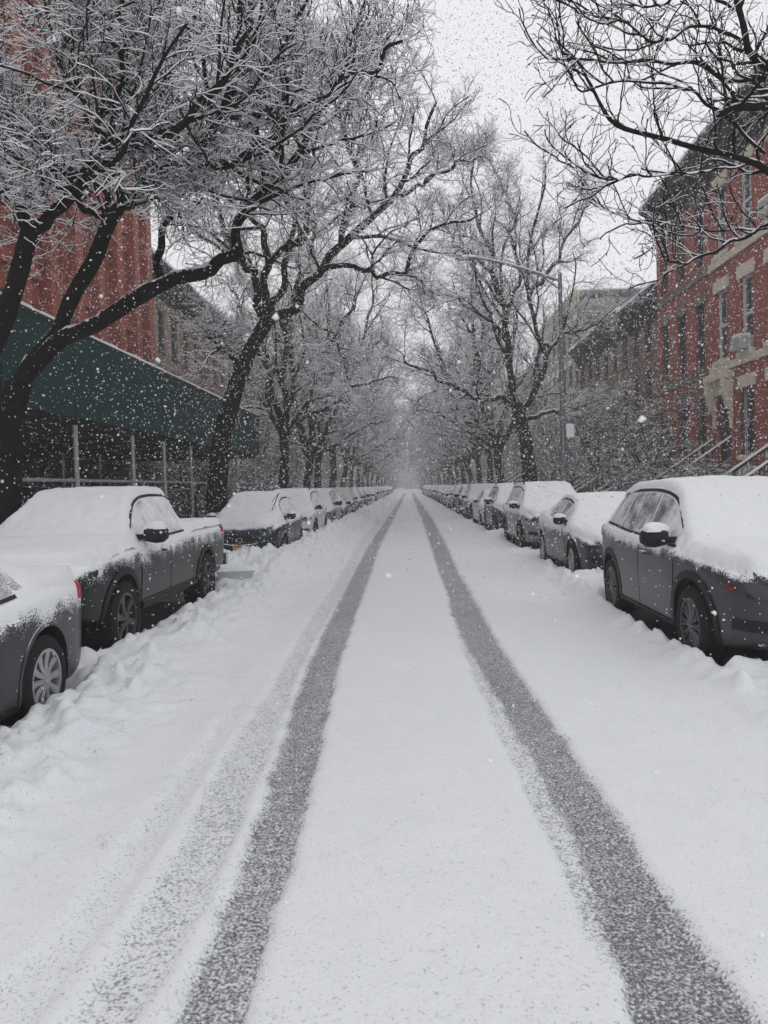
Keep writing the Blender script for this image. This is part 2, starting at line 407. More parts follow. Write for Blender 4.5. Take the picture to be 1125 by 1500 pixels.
# snow on pavements and front yards
for s, nm in ((-1, 'sidewalk_snow_left'), (1, 'sidewalk_snow_right')):
    xs2 = np.linspace(s*(KERB+.01), s*12.6, 60); ys2 = np.concatenate([np.arange(-3, 50, .2), np.arange(50, 410, 1.0)])
    X2, Y2 = np.meshgrid(xs2, ys2)
    Z2 = .20+.10*(fbm(X2*.9, Y2*.9, 4, 11+s)-.5)+.12*np.clip(fbm(X2*2.6, Y2*2.6, 3, 17)-.5, 0, 1)
    if s < 0:  # little snow under the shed
        d = sstep(-6.1, -6.7, X2)*sstep(10, 11, Y2)*sstep(29, 28, Y2); Z2 = Z2*(1-d)+.10*d
    obj(nm, grid_mesh(nm, xs2, ys2, Z2, SNOW), kind='structure')

# ================================================================== BUILDINGS
SHARED = {}
def shared(key, fn):
    if key not in SHARED: SHARED[key] = fn()
    return SHARED[key]
def place(name, me, parent, loc, **kw): return obj(name, me, parent, loc, **kw)

def window_meshes(w, h, frame, s):
    """sash window centred on y, from z=0 to h, front plane x=0 (towards -s)"""
    t = .085; d = .09
    f = MB()
    f.box((0, -w/2, 0), (s*d, -w/2+t, h)); f.box((0, w/2-t, 0), (s*d, w/2, h))
    f.box((.003*s, -w/2+t, 0), (s*d, w/2-t, t)); f.box((.003*s, -w/2+t, h-t), (s*d, w/2-t, h))
    f.box((.02*s, -w/2+t, h*.5-.04), (s*(d+.01), w/2-t, h*.5+.04))
    p = MB(); p.add([(s*.07, -w/2+t, t), (s*.07, w/2-t, t), (s*.07, w/2-t, h-t), (s*.07, -w/2+t, h-t)], [(0, 1, 2, 3) if s < 0 else (3, 2, 1, 0)])
    return f.mesh('window', frame), p.mesh('pane', GLASS)

def wall_mesh(s, w0, w1, H, openings, mat, depth=10, rev=.22):
    """street facade with real openings: plane x=0, y from w0..w1, z 0..H ; body goes to s*depth"""
    yb = sorted({w0, w1, *[o[0] for o in openings], *[o[1] for o in openings]}); zb = sorted({0, H, *[o[2] for o in openings], *[o[3] for o in openings]})
    g = MB()
    def q(vs): g.add(vs, [(0, 1, 2, 3) if s < 0 else (3, 2, 1, 0)])
    for i in range(len(yb)-1):
        for j in range(len(zb)-1):
            cy = (yb[i]+yb[i+1])/2; cz = (zb[j]+zb[j+1])/2
            if any(o[0] < cy < o[1] and o[2] < cz < o[3] for o in openings): continue
            q([(0, yb[i], zb[j]), (0, yb[i+1], zb[j]), (0, yb[i+1], zb[j+1]), (0, yb[i], zb[j+1])])
    for a, b, c, d in openings:
        r = s*rev
        g.add([(0, a, c), (r, a, c), (r, a, d), (0, a, d)], [(0, 1, 2, 3)]); g.add([(0, b, c), (r, b, c), (r, b, d), (0, b, d)], [(0, 1, 2, 3)])
        g.add([(0, a, c), (r, a, c), (r, b, c), (0, b, c)], [(0, 1, 2, 3)]); g.add([(0, a, d), (r, a, d), (r, b, d), (0, b, d)], [(0, 1, 2, 3)])
    D = s*depth
    g.add([(0, w0, 0), (D, w0, 0), (D, w0, H), (0, w0, H)], [(0, 1, 2, 3)]); g.add([(0, w1, 0), (D, w1, 0), (D, w1, H), (0, w1, H)], [(0, 1, 2, 3)])
    g.add([(0, w0, H), (0, w1, H), (D, w1, H), (D, w0, H)], [(0, 1, 2, 3)]); g.add([(D, w0, 0), (D, w1, 0), (D, w1, H), (D, w0, H)], [(0, 1, 2, 3)])
    return g.mesh('wall', mat)

def row_house(name, label, s, Xf, y0, y1, H, mat, trim, frame, cat='house', group=None, bays=3, door_bay=0, floors=None, lintel=True,
              cornice_h=1.3, cornice_d=.75, window_w=.95, stoop=True, band=False, ac=(), far=False, hood=False, bars=False, cornice_mat=None):
    cornice_mat = cornice_mat or CORNICE
    root = thing(name, label, cat, (Xf, (y0+y1)/2, .0), 0, group)
    W = y1-y0; bw = W/bays
    floors = floors or [(2.45, 4.75), (5.95, 8.45), (9.75, 12.2)]
    ops = []; wins = []
    cy = [-W/2+bw*(i+.5) for i in range(bays)]
    for fi, (a, b) in enumerate(floors):
        for i, c in enumerate(cy):
            if fi == 0 and i == door_bay: continue
            ops.append((c-window_w/2, c+window_w/2, a, b)); wins.append((c, a, b, fi))
    for i, c in enumerate(cy):
        if i != door_bay: ops.append((c-window_w/2, c+window_w/2, .55, 1.65)); wins.append((c, .55, 1.65, -1))
    dc = cy[door_bay]; dz = floors[0][0]-.35; dt = floors[0][1]-.15
    ops.append((dc-.6, dc+.6, dz, dt))
    obj('wall', wall_mesh(s, -W/2, W/2, H, ops, mat), root)
    for c, a, b, fi in wins:
        fm, pm = shared(('win', round(window_w, 2), round(b-a, 2), frame.name, s), lambda: window_meshes(window_w, b-a, frame, s))
        wn = place('window', fm, root, (s*.10, c, a)); place('pane', pm, wn, (0, 0, 0))
        if fi >= 0 or not far:
            if lintel:
                def lm():
                    g = MB(); hh = .42; e = .17
                    g.box((-s*.06, -window_w/2-e, 0), (s*.03, window_w/2+e, hh)); return g.mesh('lintel', trim)
                place('lintel', shared(('lin', round(window_w, 2), trim.name, s), lm), root, (0, c, b-.02))
            def sm():
                g = MB(); g.box((-s*.12, -window_w/2-.14, -.16), (s*.1, window_w/2+.14, 0)); return g.mesh('sill', trim)
            place('sill', shared(('sill', round(window_w, 2), trim.name, s), sm), root, (0, c, a))
    if band:
        for z in (floors[1][0]-.42, floors[2][0]-.42):
            g = MB(); g.box((-s*.09, -W/2+.02, z), (s*.02, W/2-.02, z+.26)); g.obj('belt_course', trim, root)
    # door
    g = MB(); g.box((s*.14, -.56, 0), (s*.2, .56, dt-dz-.02))
    for a, b in ((-.46, -.05), (.05, .46)):
        for z0, z1 in ((.15, .95), (1.1, 2.0)): g.box((s*.125, a, z0), (s*.145, b, z1))
    place('door', shared(('door', round(dt-dz, 2), s), lambda: g.mesh('door', DOORM)), root, (0, dc, dz))
    if hood:
        h = MB(); z = dt
        h.box((-s*.05, -.85, -1.1), (s*.02, -.62, .1)); h.box((-s*.05, .62, -1.1), (s*.02, .85, .1))
        h.box((-s*.12, -.9, .1), (s*.02, .9, .62)); h.box((-s*.34, -1.0, .62), (s*.02, 1.0, .86))
        for q in (-1, 1):
            h.prism([(-s*.03, -.5), (-s*.16, -.45), (-s*.32, .1), (-s*.34, .62), (-s*.03, .62)], 'y', q*.74-.13, q*.74+.13)
        h.obj('door_hood', trim, root, (0, dc, z))
    # cornice with brackets
    g = MB(); cd = cornice_d
    prof = [(s*.05, H-cornice_h*.35), (-s*.06, H-cornice_h*.35), (-s*.10, H+cornice_h*.05), (-s*cd*.55, H+cornice_h*.25), (-s*cd*.6, H+cornice_h*.42), (-s*cd, H+cornice_h*.55), (-s*cd, H+cornice_h*.68), (s*.05, H+cornice_h*.74)]
    g.prism([(p[0], p[1]) for p in prof], 'y', -W/2-.05, W/2+.05)
    co = g.obj('cornice', cornice_mat, root)
    nb = max(5, int(W/.7))
    def bm_():
        b = MB(); b.prism([(-s*.07, -cornice_h*.30), (-s*.2, -cornice_h*.25), (-s*cd*.7, cornice_h*.30), (-s*cd*.8, cornice_h*.54), (-s*.1, cornice_h*.5)], 'y', -.07, .07); return b.mesh('bracket', cornice_mat)
    bme = shared(('brk', s, cornice_h, cd, cornice_mat.name), bm_)
    if not far:
        for i in range(nb): place('bracket', bme, co, (0, -W/2+.25+(W-.5)*i/(nb-1), H))
    g = MB(); g.box((s*.2, -W/2+.05, H+cornice_h*.74), (s*8, W/2-.05, H+cornice_h*.74+.08)); g.box((-s*(cd-.03), -W/2, H+cornice_h*.70), (s*.2, W/2, H+cornice_h*.76+.06))
    g.obj('roof_snow', SNOW, root)
    # stoop
    if stoop:
        n = 11; run = .28; rise = dz/n
        st = MB()
        for i in range(n): st.box((-s*(.03+run*(n-i)), dc-.75, 0.1), (-s*(.03+run*(n-i-1)), dc+.75, .1+(i+1)*rise-.1*(i+1)/n+0.0))
        sto = st.obj('stoop', mat if mat not in (BRICK_R,) else BROWNSTONE_TRIM, root)
        sn = MB()
        for i in range(n):
            z = .1+(i+1)*rise-.1*(i+1)/n
            sn.box((-s*(.03+run*(n-i)-.02), dc-.72, z), (-s*(.03+run*(n-i-1)), dc+.72, z+.07))
        sn.obj('step_snow', SNOW, sto)
        for q in (-1, 1):
            r_ = MB(); yq = dc+q*.82
            p0 = (-s*(run*n+.1), yq, 1.0); p1 = (-s*.05, yq, dz+1.0)
            r_.bar(p0, p1, .05, 6); r_.bar((p0[0], yq, .1), (p0[0], yq, 1.15), .06, 6)
            r_.bar((p0[0], yq, .35), (p1[0], yq, dz+.3), .03, 5)
            for i in range(1, 14):
                k = i/14; x = p0[0]+(p1[0]-p0[0])*k; zt = p0[2]+(p1[2]-p0[2])*k
                r_.bar((x, yq, zt-.72), (x, yq, zt), .012, 4)
            rl = r_.obj('railing', IRON, root)
            r2 = MB(); r2.bar((p0[0], yq, p0[2]+.055), (p1[0], yq, p1[2]+.055), .045, 6); r2.obj('railing_snow', SNOW_TWIG, rl, smooth=True)
    if bars:
        for c, a, b, fi in wins:
            if fi != 0: continue
            g = MB()
            for i in range(7): g.bar((-s*.06, c-.42+.14*i, a-.05), (-s*.06, c-.42+.14*i, b), .012, 4)
            for z in (a, (a+b)/2, b-.05): g.bar((-s*.06, c-.48, z), (-s*.06, c+.48, z), .014, 4)
            g.obj('window_bars', IRON, root)
    for (b_, f_) in ac:
        c = cy[b_]; a = floors[f_][0]
        g = MB(); g.box((-s*.38, c-.33, a+.02), (s*.1, c+.33, a+.44)); 
        for i in range(6): g.box((-s*.392, c-.28, a+.08+.055*i), (-s*.38, c+.28, a+.10+.055*i))
        au = g.obj('air_conditioner', AC_M, root)
        g = MB(); g.box((-s*.37, c-.32, a+.443), (-s*.02, c+.32, a+.52)); g.obj('unit_snow', SNOW, au)
    return root

XR = 11.5
row_house('row_house', 'red brick row house with tan stone lintels and window air conditioners, right edge', 1, XR, 23.3, 29.38, 13.0, BRICK_R, TAN, FR_WHITE,
          group='red brick row houses', door_bay=2, band=True, ac=((1, 1), (0, 2)), hood=True, bars=True)
row_house('row_house', 'red brick row house with dark window frames at the corner behind the lamp post', 1, XR+.003, 29.4, 35.5, 12.95, BRICK_R, BROWNSTONE_TRIM, FR_DARK,
          group='red brick row houses', door_bay=2, band=True, hood=False)
row_house('row_house', 'red brick row house mostly outside the right edge of the photo', 1, XR+.002, 17.2, 23.28, 13.0, BRICK_R, TAN, FR_WHITE, group='red brick row houses', door_bay=2, band=True)
FL3 = [(2.3, 4.3), (5.2, 7.1), (7.9, 9.6)]
specs = [(35.55, 41.5, 9.7, BROWN[0], BROWNSTONE_TRIM, 'low dark brownstone house right next to the red brick corner house'),
         (41.52, 47.5, 9.9, BROWN[1], BROWNSTONE_TRIM, 'pinkish brownstone house second past the red brick corner house'),
         (47.52, 53.5, 9.8, BROWN[2], BROWNSTONE_TRIM, 'chocolate brownstone house third past the red brick corner house')]
for a, b, h, mt, tr, lb in specs:
    row_house('brownstone_house', lb, 1, 12.0, a, b, h, mt, tr, FR_DARK, group='brownstone houses on the right', floors=FL3, cornice_h=1.2)
row_house('apartment_building', 'taller beige apartment building rising behind the brownstones on the right', 1, 12.05, 53.55, 70, 14.2, BEIGE, TAN, FR_DARK, cat='building', bays=8, floors=[(2.3, 4.3), (5.3, 7.2), (8.2, 10.1), (11.1, 13.0)], door_bay=3, far=True, cornice_h=.8, cornice_d=.4, cornice_mat=TAN)
y = 70.05; i = 0
while y < 123-5.9:
    row_house('brownstone_house', 'hazy brownstone house on the right, %s past the beige apartment building' % ordinal(i+1), 1, 12.0+.01*i, y, y+5.9, 11.2+.4*(i % 3), BROWN[i % 4], BROWNSTONE_TRIM, FR_DARK, group='brownstone houses on the right', floors=[(2.3, 4.3), (5.5, 7.5), (8.6, 10.4)], far=True)
    y += 5.93; i += 1

def far_house(name, label, s, Xf, y0, y1, H, mat, group):
    root = thing(name, label, 'house', (Xf, (y0+y1)/2, 0), 0, group); W = y1-y0; nb = 6; bw = W/nb
    cs = [-W/2+bw*(i+.5) for i in range(nb)]; fl = [(2.3, 4.3), (5.5, 7.5), (8.6, 10.4)]
    obj('wall', wall_mesh(s, -W/2, W/2, H, [(c-.48, c+.48, a, b) for a, b in fl for c in cs], mat), root)
    for a, b in fl:
        fm, pm = shared(('win', .96, round(b-a, 2), FR_DARK.name, s), lambda: window_meshes(.96, b-a, FR_DARK, s))
        for c in cs:
            w = place('window', fm, root, (s*.1, c, a)); place('pane', pm, w, (0, 0, 0))
    g = MB(); g.prism([(s*.05, H-.4), (-s*.08, H-.4), (-s*.12, H+.1), (-s*.6, H+.5), (-s*.6, H+.8), (s*.05, H+.9)], 'y', -W/2-.03, W/2+.03); g.obj('cornice', CORNICE, root)
    g = MB(); g.box((-s*.58, -W/2, H+.9), (s*8, W/2, H+1.0)); g.obj('roof_snow', SNOW, root)
    return root
for s_, nm_, X_ in ((1, 'right', 12.1), (-1, 'left', -11.7)):
    for i_ in range(22):
        y_ = 124+i_*13.0
        far_house('row_house', 'faint wide row house far down the %s side, %s beyond the stooped houses' % (nm_, ordinal(i_+1)), s_, X_+s_*.01*(i_ % 3), y_, y_+12.95, 11.3+.5*(i_ % 3), BROWN[i_ % 4], 'faint houses far down the street')
e_ = far_house('row_house', 'faint building facing up the street beyond its far end', 1, 0, 448, 488, 11.5, BROWN[1], 'faint houses far down the street')
e_.location = (0, 448, 0); e_.rotation_euler = (0, 0, R(90))
# left: tall red brick building with vertical piers
def tall_building():
    s = -1; y0, y1, H = 7.0, 33.7, 24.5; Xf = -11.3
    root = thing('brick_building', 'tall orange-red brick building with vertical piers behind the green shed', 'building', (Xf, (y0+y1)/2, 0))
    W = y1-y0; nb = 14; bw = W/nb
    fl = [(.9, 2.9), (5.0, 7.6), (8.9, 11.5), (12.8, 15.4), (16.7, 19.3), (20.6, 23.0)]
    ops = []; cs = [-W/2+bw*(i+.5) for i in range(nb)]
    for a, b in fl:
        for c in cs: ops.append((c-.42, c+.42, a, b))
    obj('wall', wall_mesh(s, -W/2, W/2, H, ops, BRICK_L, 12, .3), root)
    fm, pm = window_meshes(.84, fl[1][1]-fl[1][0], FR_DARK, s)
    f0, p0 = window_meshes(.84, 2.0, FR_DARK, s); f5, p5 = window_meshes(.84, 2.4, FR_DARK, s)
    for k, (a, b) in enumerate(fl):
        F_, P_ = ((f0, p0) if k == 0 else (f5, p5) if k == 5 else (fm, pm))
        for c in cs:
            w = place('window', F_, root, (s*.18, c, a)); place('pane', P_, w, (0, 0, 0))
    g = MB(); g.box((-s*.46, -W/2, .05), (-s*.40, W/2, 2.99)); g.obj('shed_shade_sheet', DARKWOOD, root)  # added dark sheet over the ground floor, its colour standing in for under-shed shade
    g = MB(); g.box((-s*.38, -.30, 3.2), (s*.02, .30, H-.8)); g.box((-s*.44, -.34, 3.0), (s*.02, .34, 3.6)); g.prism([(-s*.38, H-.8), (-s*.02, H-.3), (s*.02, H-.8)], 'y', -.30, .30)
    pm_ = g.mesh('pier', BRICK_L)
    for i in range(nb+1): place('pier', pm_, root, (0, -W/2+bw*i+(.3 if i == 0 else -.3 if i == nb else 0), 0))
    g = MB(); g.box((-s*.14, -.56, 0), (s*.02, .56, .34))
    sp = g.mesh('spandrel', BRICK_L)
    for k, (a, b) in enumerate(fl[1:]):
        for c in cs: place('spandrel', sp, root, (0, c, a-.55))
    g = MB(); g.box((-s*.55, -W/2-.03, H-.3), (s*.3, W/2+.03, H+.5)); g.obj('cornice', BROWNSTONE_TRIM, root)
    return root
tall_building()
specs = [(33.75, 39.9, 11.4, BROWN[3], 'taupe brownstone house just past the tall red brick building'), (39.92, 46, 11.3, BROWN[0], 'dark brownstone house on the left, second past the tall red building'),
         (46.02, 52, 11.2, BROWN[1], 'pinkish brownstone house on the left, third past the tall red building')]
for a, b, h, mt, lb in specs:
    row_house('brownstone_house', lb, -1, -11.6, a, b, h, mt, BROWNSTONE_TRIM, FR_DARK, group='brownstone houses on the left', floors=[(2.3, 4.3), (5.4, 7.4), (8.5, 10.4)], door_bay=0)
y = 52.05; i = 0
while y < 123-5.9:
    row_house('brownstone_house', 'hazy brownstone house on the left, %s past the tall red building' % ordinal(i+4), -1, -11.6-.01*i, y, y+5.9, 11.0+.4*(i % 3), BROWN[(i+2) % 4], BROWNSTONE_TRIM, FR_DARK, group='brownstone houses on the left', floors=[(2.3, 4.3), (5.4, 7.4), (8.5, 10.3)], far=True)
    y += 5.93; i += 1

# ------------------------------------------------------------------ sidewalk shed
def shed():
    y0, y1 = 10.6, 29.2; xo, xi = -5.62, -11.0; zb, zt = 3.12, 4.46
    root = thing('sidewalk_shed', 'green plywood sidewalk shed on steel posts in front of the red building', 'sidewalk shed', (xo, y0, .1))
    # parts are in local coordinates (origin at xo, y0, .1)
    L = y1-y0; D = xi-xo; Z = lambda z: z-.1
    g = MB(); g.box((-.05, 0.0, Z(zb)), (D, L, Z(zb)+.12)); g.obj('deck', DARKWOOD, root)
    jm = MB(); jm.box((D, -.05, Z(zb)-.22), (-.06, .05, Z(zb)-.003)); jme = jm.mesh('joist', DARKWOOD)
    for i in range(12): place('joist', jme, root, (0, .3+i*(L-.6)/11, 0))
    n = 8; pw = L/n
    pm = MB(); pm.box((.0, -pw/2+.006, Z(zb)-.10), (.025, pw/2-.006, Z(zt))); pm.box((-.09, -pw/2+.03, Z(zb)), (-.002, -pw/2+.11, Z(zt)-.05)); pme = pm.mesh('panel', GREEN)
    for i in range(n): place('panel', pme, root, (.004*(i % 2), pw*(i+.5), 0))
    g = MB(); g.box((D, L+.002, Z(zb)-.1), (-.01, L+.027, Z(zt))); g.obj('end_panel', GREEN, root)
    g = MB(); g.box((D, -.027, Z(zb)-.1), (-.01, -.002, Z(zt))); g.obj('end_panel', GREEN, root)
    g = MB(); g.box((-.07, -.03, Z(zt)+.002), (.05, L+.03, Z(zt)+.05)); g.obj('cap_rail', DARKWOOD, root)
    g = MB(); 
    for i in range(60):
        a = -.02+i*(L+.04)/60; g.box((-.065, a, Z(zt)+.05), (.045, a+(L+.04)/60, Z(zt)+.085+.025*random.random()))
    g.obj('rail_snow', SNOW, root)
    g = MB(); g.box((D, .05, Z(zb)+.125), (-.1, L-.05, Z(zb)+.25)); g.obj('deck_snow', SNOW, root)
    p = MB(); p.bar((0, 0, 0), (0, 0, Z(zb)-.22), .045, 8); p.bar((0, 0, 0), (0, 0, .04), .12, 8); pme = p.mesh('post', STEEL, True)
    ysp = [GD(x_, 712-.026*(x_-597)+80)[1]*0 + 1127*5.62/(597-x_)-y0 for x_ in (17, 113, 197, 243, 282, 320, 350, 376)]
    for yy in ysp: place('post', pme, root, (-.06, max(yy, .1), 0))
    for yy in np.linspace(.3, L-.2, 8): place('post', pme, root, (D+1.4, yy, 0))
    g = MB(); g.bar((-.06, .1, Z(1.95)), (-.06, L-.2, Z(1.95)), .028, 6); g.obj('pipe_rail', STEEL, root, smooth=True)
    g = MB(); g.bar((D+1.4, .1, Z(1.95)), (D+1.4, L-.2, Z(1.95)), .028, 6); g.obj('pipe_rail', STEEL, root, smooth=True)
    for a, b, za, zb2 in ((ysp[0]+.05, ysp[0]+1.5, 1.95, .45), (ysp[1]-.05, ysp[1]-.9, 1.9, .5), (ysp[2], ysp[3], .6, 1.9), (ysp[4], ysp[5], 1.9, .6)):
        g = MB(); g.bar((-.12, a, Z(za)), (-.12, b, Z(zb2)), .02, 6); g.obj('brace', STEEL, root, smooth=True)
    return root
shed()

# ------------------------------------------------------------------ street lamp
def street_lamp():
    b = PD(826, 706, 25.3); X0 = b[0]; Y0 = 25.3
    root = thing('street_lamp', 'tall grey steel street lamp reaching over the road on the right kerb', 'street lamp', (X0, Y0, .14))
    top = PD(817, 402, 25.3)
    hz = top[2]-.14
    g = MB(); n = 12
    g.bar((0, 0, 0), (0, 0, .5), .16, n, r2=.13); g.bar((0, 0, .5), (0, 0, hz), .105, n, r2=.062)
    g.bar((0, 0, hz), (0, 0, hz+.08), .075, n, r2=.03)
    g.obj('pole', LAMP_PAINT, root, smooth=True)
    pts = [PD(817, 411, 25.3), PD(780, 398, 25.3), PD(745, 388, 25.3), PD(715, 381, 25.3), PD(700, 379, 25.3)]
    pts = [Vector(p-np.array([X0, Y0, .14])) for p in pts]
    g = MB()
    for a, c in zip(pts[:-1], pts[1:]): g.bar(a, c, .042, 8)
    g.bar(pts[0]+Vector((0, 0, -.25)), pts[1]+Vector((.25, 0, -.1)), .022, 6)
    g.obj('arm', LAMP_PAINT, root, smooth=True)
    g = MB()
    for a, c in zip(pts[:-1], pts[1:]): g.bar(a+Vector((0, 0, .04)), c+Vector((0, 0, .04)), .034, 8)
    g.obj('arm_snow', SNOW_TWIG, root, smooth=True)
    e = pts[-1]
    V = []; Fc = []; secs = [(0, .05, .05), (.12, .10, .08), (.4, .15, .09), (.62, .13, .07), (.74, .05, .03)]
    for d, w, h in secs:
        for k in range(10):
            t = 2*math.pi*k/10; V.append((e.x-d, e.y+w*math.cos(t), e.z+.01+h*math.sin(t)*(1 if math.sin(t) > 0 else .6)))
    for i in range(4):
        for k in range(10): Fc.append((i*10+k, i*10+(k+1) % 10, (i+1)*10+(k+1) % 10, (i+1)*10+k))
    Fc += [tuple(range(10)), tuple(range(40, 50))]
    hd = obj('lamp_head', mesh_from('lamp_head', V, Fc, LAMP_PAINT, True), root)
    V2 = [(v[0], (v[1]-e.y)*.9+e.y, v[2]+.035) for v in V]
    obj('head_snow', mesh_from('head_snow', V2, Fc, SNOW_TWIG, True), hd)
    sg = PD(830, 631, 25.2)-np.array([X0, Y0, .14])
    g = MB(); g.box((.08, -.16, sg[2]-.22), (.33, -.14, sg[2]+.22)); g.obj('sign_plate', SIGNW, root)
    return root
street_lamp()

# ================================================================== CARS
def tnorm(v): return v/np.maximum(np.linalg.norm(v, axis=-1, keepdims=True), 1e-9)
def pchip(xk, yk, x):
    xk = np.asarray(xk, float); yk = np.asarray(yk, float); h = np.diff(xk); d = np.diff(yk)/h
    m = np.zeros_like(yk); m[0] = d[0]; m[-1] = d[-1]
    for i in range(1, len(xk)-1):
        m[i] = 0 if d[i-1]*d[i] <= 0 else (h[i-1]+h[i])*3/((2*h[i]+h[i-1])/d[i-1]+(h[i]+2*h[i-1])/d[i])
    x = np.clip(x, xk[0], xk[-1]); i = np.clip(np.searchsorted(xk, x)-1, 0, len(xk)-2)
    t = (x-xk[i])/h[i]
    return yk[i]*(1+2*t)*(1-t)**2+m[i]*h[i]*t*(1-t)**2+yk[i+1]*t*t*(3-2*t)+m[i+1]*h[i]*t*t*(t-1)
CS = {}
CS['suv'] = dict(L=4.58, W=.92, fa=.93, ra=3.63, r=.36, zb=.24,
    top=[(0, .78), (.05, .88), (.16, .97), (.5, 1.04), (1.0, 1.08), (1.2, 1.11), (1.32, 1.15), (2.05, 1.57), (2.3, 1.63), (2.7, 1.655), (3.3, 1.64), (3.95, 1.575), (4.15, 1.53), (4.38, 1.22), (4.5, 1.08), (4.58, .95)],
    belt=[(0, .70), (.05, .78), (.16, .86), (.6, .96), (1.2, 1.01), (2.0, 1.04), (3.0, 1.08), (3.8, 1.13), (4.2, 1.14), (4.4, 1.1), (4.58, .85)],
    roofw=[(0, .55), (.2, .68), (1.2, .74), (1.35, .74), (2.1, .60), (2.6, .60), (3.6, .585), (4.15, .56), (4.45, .62), (4.58, .55)],
    plan=[(0, .60), (.04, .70), (.12, .80), (.3, .88), (.6, .94), (1.0, .98), (1.6, 1), (3.5, 1), (4.1, .96), (4.4, .87), (4.52, .78), (4.58, .68)],
    glass=(1.46, 3.98), doors=((1.34, 2.42), (2.44, 3.42)), sill=.40, mirror=1.55)
CS['crossover'] = dict(L=4.5, W=.92, fa=.90, ra=3.52, r=.345, zb=.24,
    top=[(0, .80), (.05, .92), (.14, 1.00), (.5, 1.06), (.95, 1.10), (1.1, 1.13), (1.9, 1.59), (2.15, 1.65), (2.6, 1.68), (3.4, 1.67), (4.0, 1.63), (4.2, 1.58), (4.38, 1.2), (4.45, 1.05), (4.5, .95)],
    belt=[(0, .72), (.05, .82), (.16, .90), (.6, .99), (1.2, 1.03), (2.0, 1.05), (3.0, 1.07), (3.8, 1.10), (4.2, 1.11), (4.4, 1.05), (4.5, .85)],
    roofw=[(0, .58), (.2, .70), (1.1, .76), (1.9, .63), (2.4, .63), (3.6, .62), (4.15, .60), (4.45, .64), (4.5, .58)],
    plan=[(0, .66), (.04, .76), (.12, .84), (.3, .91), (.6, .96), (1.0, .99), (1.6, 1), (3.5, 1), (4.1, .97), (4.35, .9), (4.46, .8), (4.5, .7)],
    glass=(1.28, 4.02), doors=((1.2, 2.3), (2.32, 3.3)), sill=.40, mirror=1.4)
CS['hatch'] = dict(L=4.15, W=.87, fa=.82, ra=3.36, r=.33, zb=.22,
    top=[(0, .74), (.05, .86), (.14, .95), (.5, 1.02), (.85, 1.07), (1.0, 1.10), (1.75, 1.50), (2.0, 1.55), (2.4, 1.575), (3.1, 1.55), (3.6, 1.5), (3.78, 1.45), (4.0, 1.1), (4.08, .98), (4.15, .9)],
    belt=[(0, .66), (.05, .76), (.16, .84), (.6, .94), (1.2, .98), (2.0, 1.0), (3.0, 1.05), (3.6, 1.08), (4.0, 1.0), (4.15, .8)],
    roofw=[(0, .52), (.2, .64), (1.0, .70), (1.75, .58), (2.3, .58), (3.3, .56), (3.8, .54), (4.08, .58), (4.15, .52)],
    plan=[(0, .62), (.04, .74), (.12, .83), (.3, .90), (.6, .95), (1.0, .99), (1.6, 1), (3.1, 1), (3.7, .96), (4.0, .88), (4.1, .8), (4.15, .7)],
    glass=(1.16, 3.6), doors=((1.1, 2.15), (2.17, 3.05)), sill=.36, mirror=1.28)
CS['sedan'] = dict(L=4.72, W=.91, fa=.92, ra=3.70, r=.335, zb=.19,
    top=[(0, .60), (.05, .70), (.16, .78), (.6, .88), (1.2, .96), (1.38, 1.0), (2.1, 1.35), (2.4, 1.42), (2.7, 1.44), (3.1, 1.42), (3.4, 1.36), (3.95, 1.11), (4.1, 1.08), (4.5, 1.07), (4.62, 1.03), (4.68, .92), (4.72, .8)],
    belt=[(0, .54), (.05, .62), (.16, .70), (.6, .82), (1.2, .90), (2.0, .93), (3.0, .96), (3.8, 1.0), (4.3, 1.01), (4.6, .97), (4.72, .72)],
    roofw=[(0, .50), (.2, .64), (1.3, .72), (2.1, .56), (2.6, .56), (3.2, .55), (3.6, .56), (4.0, .66), (4.5, .70), (4.65, .66), (4.72, .58)],
    plan=[(0, .60), (.04, .70), (.12, .80), (.3, .88), (.6, .94), (1.0, .98), (1.6, 1), (3.6, 1), (4.2, .965), (4.5, .90), (4.64, .82), (4.72, .70)],
    glass=(1.52, 3.6), doors=((1.4, 2.5), (2.52, 3.42)), sill=.34, mirror=1.62)
CS['pickup'] = dict(L=5.4, W=.95, fa=.95, ra=4.19, r=.40, zb=.42,
    top=[(0, .98), (.05, 1.06), (.16, 1.12), (.6, 1.17), (1.2, 1.21), (1.4, 1.23), (1.52, 1.27), (2.15, 1.67), (2.35, 1.73), (2.7, 1.75), (3.2, 1.74), (3.36, 1.70), (3.52, 1.30), (3.56, 1.24), (4.2, 1.24), (5.2, 1.24), (5.32, 1.22), (5.4, 1.1)],
    belt=[(0, .88), (.05, .96), (.16, 1.02), (.6, 1.08), (1.3, 1.12), (2.0, 1.14), (3.0, 1.16), (3.5, 1.17), (4.2, 1.17), (5.25, 1.17), (5.4, 1.0)],
    roofw=[(0, .62), (.2, .74), (1.4, .78), (2.2, .62), (2.7, .62), (3.3, .62), (3.42, .66), (3.56, .84), (4.3, .86), (5.2, .86), (5.4, .8)],
    plan=[(0, .78), (.04, .86), (.12, .91), (.3, .95), (.6, .98), (1.0, 1), (1.6, .985), (3.4, .985), (3.8, 1), (5.1, 1), (5.3, .98), (5.4, .94)],
    glass=(1.68, 3.34), doors=((1.5, 2.52), (2.54, 3.46)), sill=.58, mirror=1.72)

